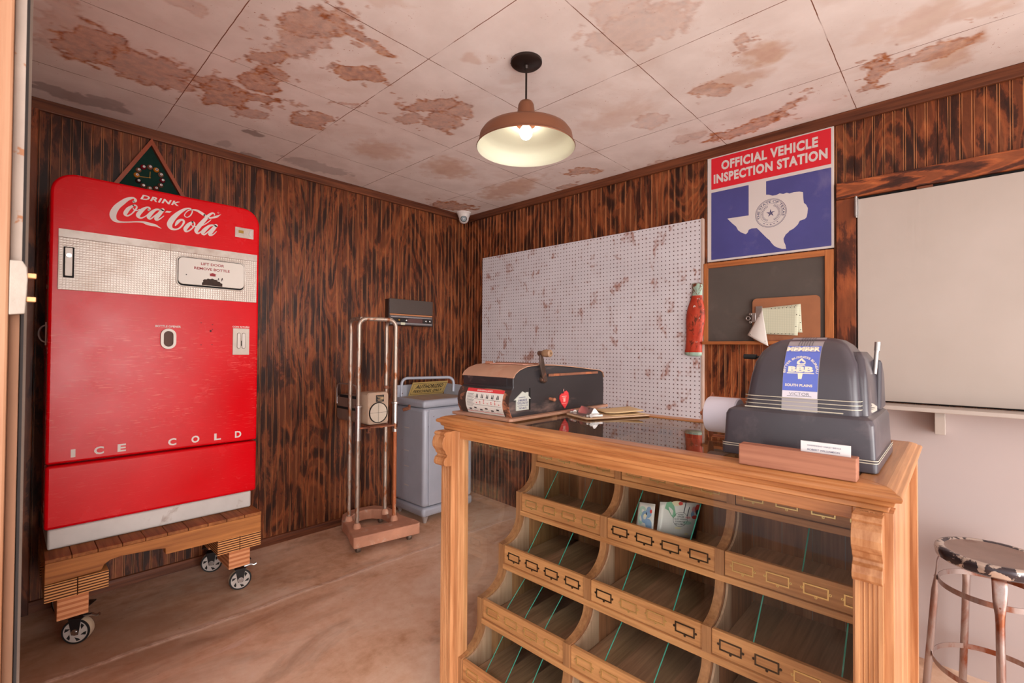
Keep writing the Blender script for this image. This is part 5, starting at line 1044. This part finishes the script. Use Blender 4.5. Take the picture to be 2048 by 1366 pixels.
for i, (a, b, rz, z, lab) in enumerate(((.05, .005, .05, 1.0049, 'pale manila paper slip lying flat on the tan clipboard'), (.055, -.012, -.18, 1.0105, 'brown stained manila envelope on top of the paper slip on the clipboard'))):
    c_ = CLP(a, b, 0); e0 = Vector((cos(la + rz), sin(la + rz), 0)); e1 = Vector((sin(la + rz), -cos(la + rz), 0))
    n = 8; vs = []
    for p in range(n + 1):
        for q_ in range(n + 1):
            s_, r_ = p / n - .5, q_ / n - .5; lift = .010 * max(0, s_ + .2) * (1 if i else .2) + (.008 * max(0, -s_ - .3) if i else 0)
            vs.append(c_ + e0 * s_ * .155 + e1 * r_ * .12 + tk * (z + lift))
    o = MB().add(vs, [(p * (n + 1) + q_, p * (n + 1) + q_ + 1, (p + 1) * (n + 1) + q_ + 1, (p + 1) * (n + 1) + q_) for p in range(n) for q_ in range(n)], True).build('envelope' if i else 'paper_slip', m_kraft, None, origin=(c_.x, c_.y, z)); tag(o, lab, 'paper')
    md = o.modifiers.new('thick', 'SOLIDIFY'); md.thickness = .001 if not i else .004; md.offset = 1

# ------------------------------------------------------------------ adding machine
am = thing('adding_machine', (2.915, -1.45, 1.0), 'bulky black adding machine with a blue member sticker on the display counter', 'adding machine')
m_bak = paint('dusty_sheen_bakelite', (70, 64, 70), .3, 0, .12, 7, (128, 114, 116), .56, 6, wsoft=.3)  # dusty sheen is put into the greyed base colour and paler patches
m_cream2 = plain('cream_pinstripe', (196, 184, 164), .5)
m_silver = paint('grey_silver_band', (168, 160, 164), .4, .3, .04)
x0, x1, y0, y1 = 2.762, 3.071, -1.600, -1.288
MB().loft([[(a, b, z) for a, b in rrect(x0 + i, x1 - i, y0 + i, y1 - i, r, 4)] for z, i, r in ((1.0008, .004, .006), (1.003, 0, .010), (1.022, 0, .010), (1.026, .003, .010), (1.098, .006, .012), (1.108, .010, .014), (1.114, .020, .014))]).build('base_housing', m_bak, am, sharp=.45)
mb = MB()
for z in (1.0225, 1.0275):
    mb.loft([[(a, b, z + dz) for a, b in rrect(x0 - .0006, x1 + .0006, y0 - .0006, y1 + .0006, .0105, 4)] for dz in (-.0009, .0009)], caps=False)
mb.build('pinstripes', m_cream2, am)
LV = [(1.1135, 2.806, 3.040, -1.578, -1.325), (1.150, 2.811, 3.037, -1.574, -1.330), (1.19, 2.816, 3.034, -1.566, -1.34), (1.225, 2.822, 3.029, -1.552, -1.35), (1.25, 2.832, 3.018, -1.535, -1.36), (1.268, 2.846, 3.006, -1.512, -1.375), (1.279, 2.862, 2.992, -1.488, -1.39), (1.2845, 2.885, 2.972, -1.46, -1.41)]
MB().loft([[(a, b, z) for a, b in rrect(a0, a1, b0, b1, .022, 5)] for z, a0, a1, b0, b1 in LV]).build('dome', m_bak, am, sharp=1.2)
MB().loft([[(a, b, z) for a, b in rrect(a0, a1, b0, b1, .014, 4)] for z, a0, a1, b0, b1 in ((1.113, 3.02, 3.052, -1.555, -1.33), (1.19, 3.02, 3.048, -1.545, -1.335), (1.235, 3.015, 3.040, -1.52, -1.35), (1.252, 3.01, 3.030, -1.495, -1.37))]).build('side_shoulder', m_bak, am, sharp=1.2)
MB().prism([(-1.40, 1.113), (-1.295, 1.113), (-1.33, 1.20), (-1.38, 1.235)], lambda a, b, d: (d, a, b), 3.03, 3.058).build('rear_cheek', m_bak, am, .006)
def dome_y(z):
    for (z0, *_, ), (z1, *_1) in zip(LV[:-1], LV[1:]):
        if z0 <= z <= z1: t = (z - z0) / (z1 - z0); return [q for q in LV if q[0] == z0][0][3] * (1 - t) + [q for q in LV if q[0] == z1][0][3] * t
    return LV[-1][3]
def DM(a, b, d): return (a, dome_y(b) - d * .8, b + d * (.9 if b > 1.255 else .2))
def strip(a0, a1, b0, b1, d, n=14):
    vs = [DM(a, b0 + (b1 - b0) * j / n, d) for a in (a0, a1) for j in range(n + 1)]
    return vs, [(j, j + 1, n + 2 + j, n + 1 + j) for j in range(n)]
mb = MB().add(*strip(2.890, 2.962, 1.115, 1.2845, .0014)); mb.add([(2.890, -1.4614, 1.2862), (2.962, -1.4614, 1.2862), (2.962, -1.41, 1.2862), (2.890, -1.41, 1.2862)], [(0, 1, 2, 3)]); bn = mb.build('silver_band', m_silver, am)
mb = MB()
for k in range(6): mb.add(*strip(2.912 + k * .0055, 2.9135 + k * .0055, 1.262, 1.2845, .0018))
mb.build('band_flutes', plain('flute_grey', (104, 98, 102), .5), bn)
mb = MB()
for z in (1.127, 1.136, 1.145):
    lv = next(q for q in LV if q[0] >= z); mb.loft([[(a, b, z + dz) for a, b in rrect(2.8055, 3.0405, -1.5785, -1.3245, .022, 4)] for dz in (-.0008, .0008)], caps=False)
mb.add([(2.81, -1.580, 1.117), (3.01, -1.580, 1.117), (3.01, -1.580, 1.1195), (2.81, -1.580, 1.1195)], [(0, 1, 2, 3)]); mb.build('dome_pinstripes', m_cream2, am)
sk = MB().add(*strip(2.891, 2.961, 1.161, 1.262, .003)).build('member_sticker', plain('sticker_blue', (96, 112, 196), .45), am, label='blue member sticker')
m_cr = plain('sticker_cream', (234, 222, 200), .5)
mb = MB().text('MEMBER', (2.891, 2.960, 1.2515, 1.260), DM, .0034, .05)
mb.text('BBB', (2.900, 2.951, 1.2035, 1.2165), DM, .0036, .055)
mb.add(*strip(2.898, 2.953, 1.2000, 1.2022, .0034)).add([DM(2.9205, 1.2000, .0034), DM(2.9305, 1.2000, .0034), DM(2.929, 1.188, .0034), DM(2.9220, 1.188, .0034)], [(0, 1, 2, 3)]).add(*strip(2.917, 2.934, 1.2175, 1.2195, .0034))
fl = [(2.9255, 1.2365), (2.929, 1.2325), (2.934, 1.228), (2.9345, 1.2235), (2.932, 1.2205), (2.919, 1.2205), (2.9165, 1.2235), (2.917, 1.228), (2.922, 1.2325)]
mb.add([DM(a, b, .0034) for a, b in fl], [tuple(range(9))])
mb.text('SOUTH PLAINS', (2.896, 2.951, 1.1705, 1.1765), DM, .0034, .03)
mb.text('BETTER BUSINESS BUREAU', (0, 3.4, .0305, .0355), DM, .0034, .02, curve=(2.9255, 1.2055, .0305, pi / 2)); mb.build('sticker_print', m_cr, sk)
mb = MB().add([DM(2.9255 + a, b, .0038) for a, b in ((0, 1.231), (.003, 1.2265), (.002, 1.2235), (-.002, 1.2235), (-.003, 1.2265))], [(0, 1, 2, 3, 4)]); mb.build('flame_centre', plain('sticker_blue_ink', (96, 112, 196), .45), sk)
mb = MB().add(*strip(2.891, 2.961, 1.1435, 1.1605, .003)); vk = mb.build('maker_sticker', plain('sticker_white', (222, 214, 224), .5), am)
mb = MB().text('VICTOR', (2.905, 2.946, 1.1505, 1.157), DM, .0034, .0).add(*strip(2.901, 2.95, 1.1485, 1.1495, .0034)); mb.build('maker_print', plain('grey_print', (110, 112, 120), .5), vk)
mb = MB().cyl((2.768, -1.45, 1.237), (2.800, -1.45, 1.236), .0068, 16).cyl((2.80, -1.45, 1.236), (2.83, -1.45, 1.235), .0035, 10); mb.build('crank_grip', m_rubber, am, .0015)
mb = MB().lathe([(.010, 0), (.047, 0), (.049, .003), (.049, .079), (.046, .082), (.010, .082)], (2.676, -1.452, 1.0735), ey, tk, ex, 48); mb.build('paper_roll', paint('paper_roll', (226, 220, 232), .8, 0, .01), am)
mb = MB().cyl((2.652, -1.452, 1.0735), (2.775, -1.452, 1.0735), .006, 12)
mb.prism([(-1.43, 1.002), (-1.40, 1.002), (-1.385, 1.09), (-1.39, 1.122), (-1.40, 1.13), (-1.44, 1.10), (-1.475, 1.085), (-1.475, 1.06), (-1.44, 1.05)], lambda a, b, d: (d, a, b), 2.664, 2.668).box(2.664, 2.79, -1.39, -1.384, 1.07, 1.118).box(2.664, 2.77, -1.41, -1.385, 1.0012, 1.006)
mb.build('roll_bracket', paint('rusted_bracket', (184, 112, 76), .7, .1, .2, 14), am, .001)
mb = MB().prism([(3.049 + .0118 * cos(t) * (1.1 if abs(cos(t)) > .8 else 1), .0118 * sin(t)) for t in [2 * pi * k / 8 + pi / 8 for k in range(8)]], lambda a, b, d: Vector((a, -1.507, 1.1275)) + Vector((0, .5, .87)) * b + Vector((0, -.87, .5)) * d, 0, .002); tg = mb.build('paper_tag', paint('tag_cream', (226, 216, 202), .6), am)
TG = lambda a, b, d: Vector((a, -1.507, 1.1275)) + Vector((0, .5, .87)) * b + Vector((0, -.87, .5)) * (d + .0022)
mb = MB().disc(3.049, .0055, .003, TG, 0, 12).rect(3.041, 3.057, -.0005, .001, TG, 0).rect(3.043, 3.055, -.004, -.003, TG, 0); mb.build('tag_print', plain('tag_ink', (92, 84, 78), .6), tg)
mb = MB().cyl((3.048, -1.42, 1.20), (3.052, -1.41, 1.262), .0045, 12).cyl((3.052, -1.41, 1.255), (3.053, -1.408, 1.275), .006, 12); mb.build('side_lever', m_chrome, am)

# ------------------------------------------------------------------ wooden card holder with a business card
mb = MB().box(2.832, 3.048, -1.694, -1.683, 1.0003, 1.0455).box(2.832, 3.048, -1.679, -1.662, 1.0003, 1.0455).box(2.832, 3.048, -1.683, -1.679, 1.0003, 1.020)
tag(mb.build('card_holder', oak('cherry_block', (140, 84, 64), (176, 118, 92), 0, .6), None, .003, origin=(2.94, -1.68, 1.0)), 'reddish wooden block card holder in front of the adding machine', 'card holder')
bc_ = thing('business_card', (2.99, -1.681, 1.02), 'white business card standing in the reddish wooden card holder', 'card')
MB().box(2.951, 3.037, -1.6818, -1.6802, 1.0205, 1.0668).build('card', paint('card_stock', (232, 226, 226), .6, 0, .01), bc_)
f = FY(-1.682)
MB().text('INDEPENDENT HARLEY SERVICE', (2.963, 3.021, 1.0575, 1.0603), f, 0, .01).text('ROBERT WILLIAMSON', (2.963, 3.019, 1.0485, 1.0522), f, 0, .02).build('card_print', plain('card_ink', (92, 92, 120), .6), bc_)

# ------------------------------------------------------------------ stool behind the counter
bs = thing('bar_stool', (3.283, -.253, -.115), 'chrome bar stool with a peeling round seat against the pale lower wall', 'stool')
S0 = Vector((3.283, -.253, 0)); ZS = .494
m_seat = paint('peeling_seat', (70, 62, 66), .25, .5, .2, 8, (206, 188, 174), .49, 18, wsoft=.03, bump=.1)
m_stop = paint('worn_seat_top', (150, 124, 112), .4, .3, .15, 9, (112, 84, 74), .55, 7, wsoft=.2)
MB().lathe([(0, ZS - .045), (.150, ZS - .046), (.162, ZS - .038), (.164, ZS - .028), (.166, ZS - .018), (.164, ZS - .008), (.156, ZS - .001), (.146, ZS), (.136, ZS - .004)], S0, ex, ey, tk, 64, cap=False).build('seat_rim', m_seat, bs)
MB().lathe([(.1365, ZS - .004), (.12, ZS - .008), (0, ZS - .010)], S0, ex, ey, tk, 64, cap=False).build('seat_top', m_stop, bs)
m_leg = paint('rusty_chrome_leg', (176, 160, 156), .3, .75, .1, 14, (150, 88, 62), .5, 9, (1, 1, .4), wsoft=.15)
for deg in (178.6, 115.7, 274.5, 12):
    a = math.radians(deg); d_ = Vector((cos(a), sin(a), 0)); tt = Vector((-sin(a), cos(a), 0))
    ft = S0 + d_ * .192; zf = FLZ(ft.x)
    rings = []
    for rr, z, w, th in ((.10, ZS - .0475, .020, .003), (.135, ZS - .0485, .020, .0032), (.150, ZS - .056, .020, .0032), (.155, ZS - .075, .020, .0034), (.158, ZS - .12, .019, .004), (.161, ZS - .17, .0135, .0095), (.163, ZS - .20, .0125, .0125), (.192, zf + .001, .0125, .0125)):
        nrm = Vector((0, 0, 1)) if rr < .14 else d_
        if rr == .150: nrm = (d_ + Vector((0, 0, 1))).normalized()
        c_ = S0 + d_ * rr + Vector((0, 0, z)); rings.append([c_ + tt * w * cos(2 * pi * k / 14) + nrm * th * sin(2 * pi * k / 14) for k in range(14)])
    lg = MB().loft(rings).build('leg', m_leg, bs, sharp=1.3)
for z, rr in ((ZS - .142, .153), (ZS - .452, .171)):
    mb = MB().lathe([(rr, z - .010), (rr + .0025, z - .010), (rr + .0025, z + .010), (rr, z + .010), (rr, z - .010)], S0, ex, ey, tk, 64, cap=False); mb.build('ring', m_leg, bs, sharp=.5)
for deg in (178.6, 115.7, 274.5, 12):
    a = math.radians(deg); d_ = Vector((cos(a), sin(a), 0))
    MB().ball(S0 + d_ * .162 + Vector((0, 0, ZS - .142)), .005, nu=10, nv=6).build('rivet', m_rust, bs)
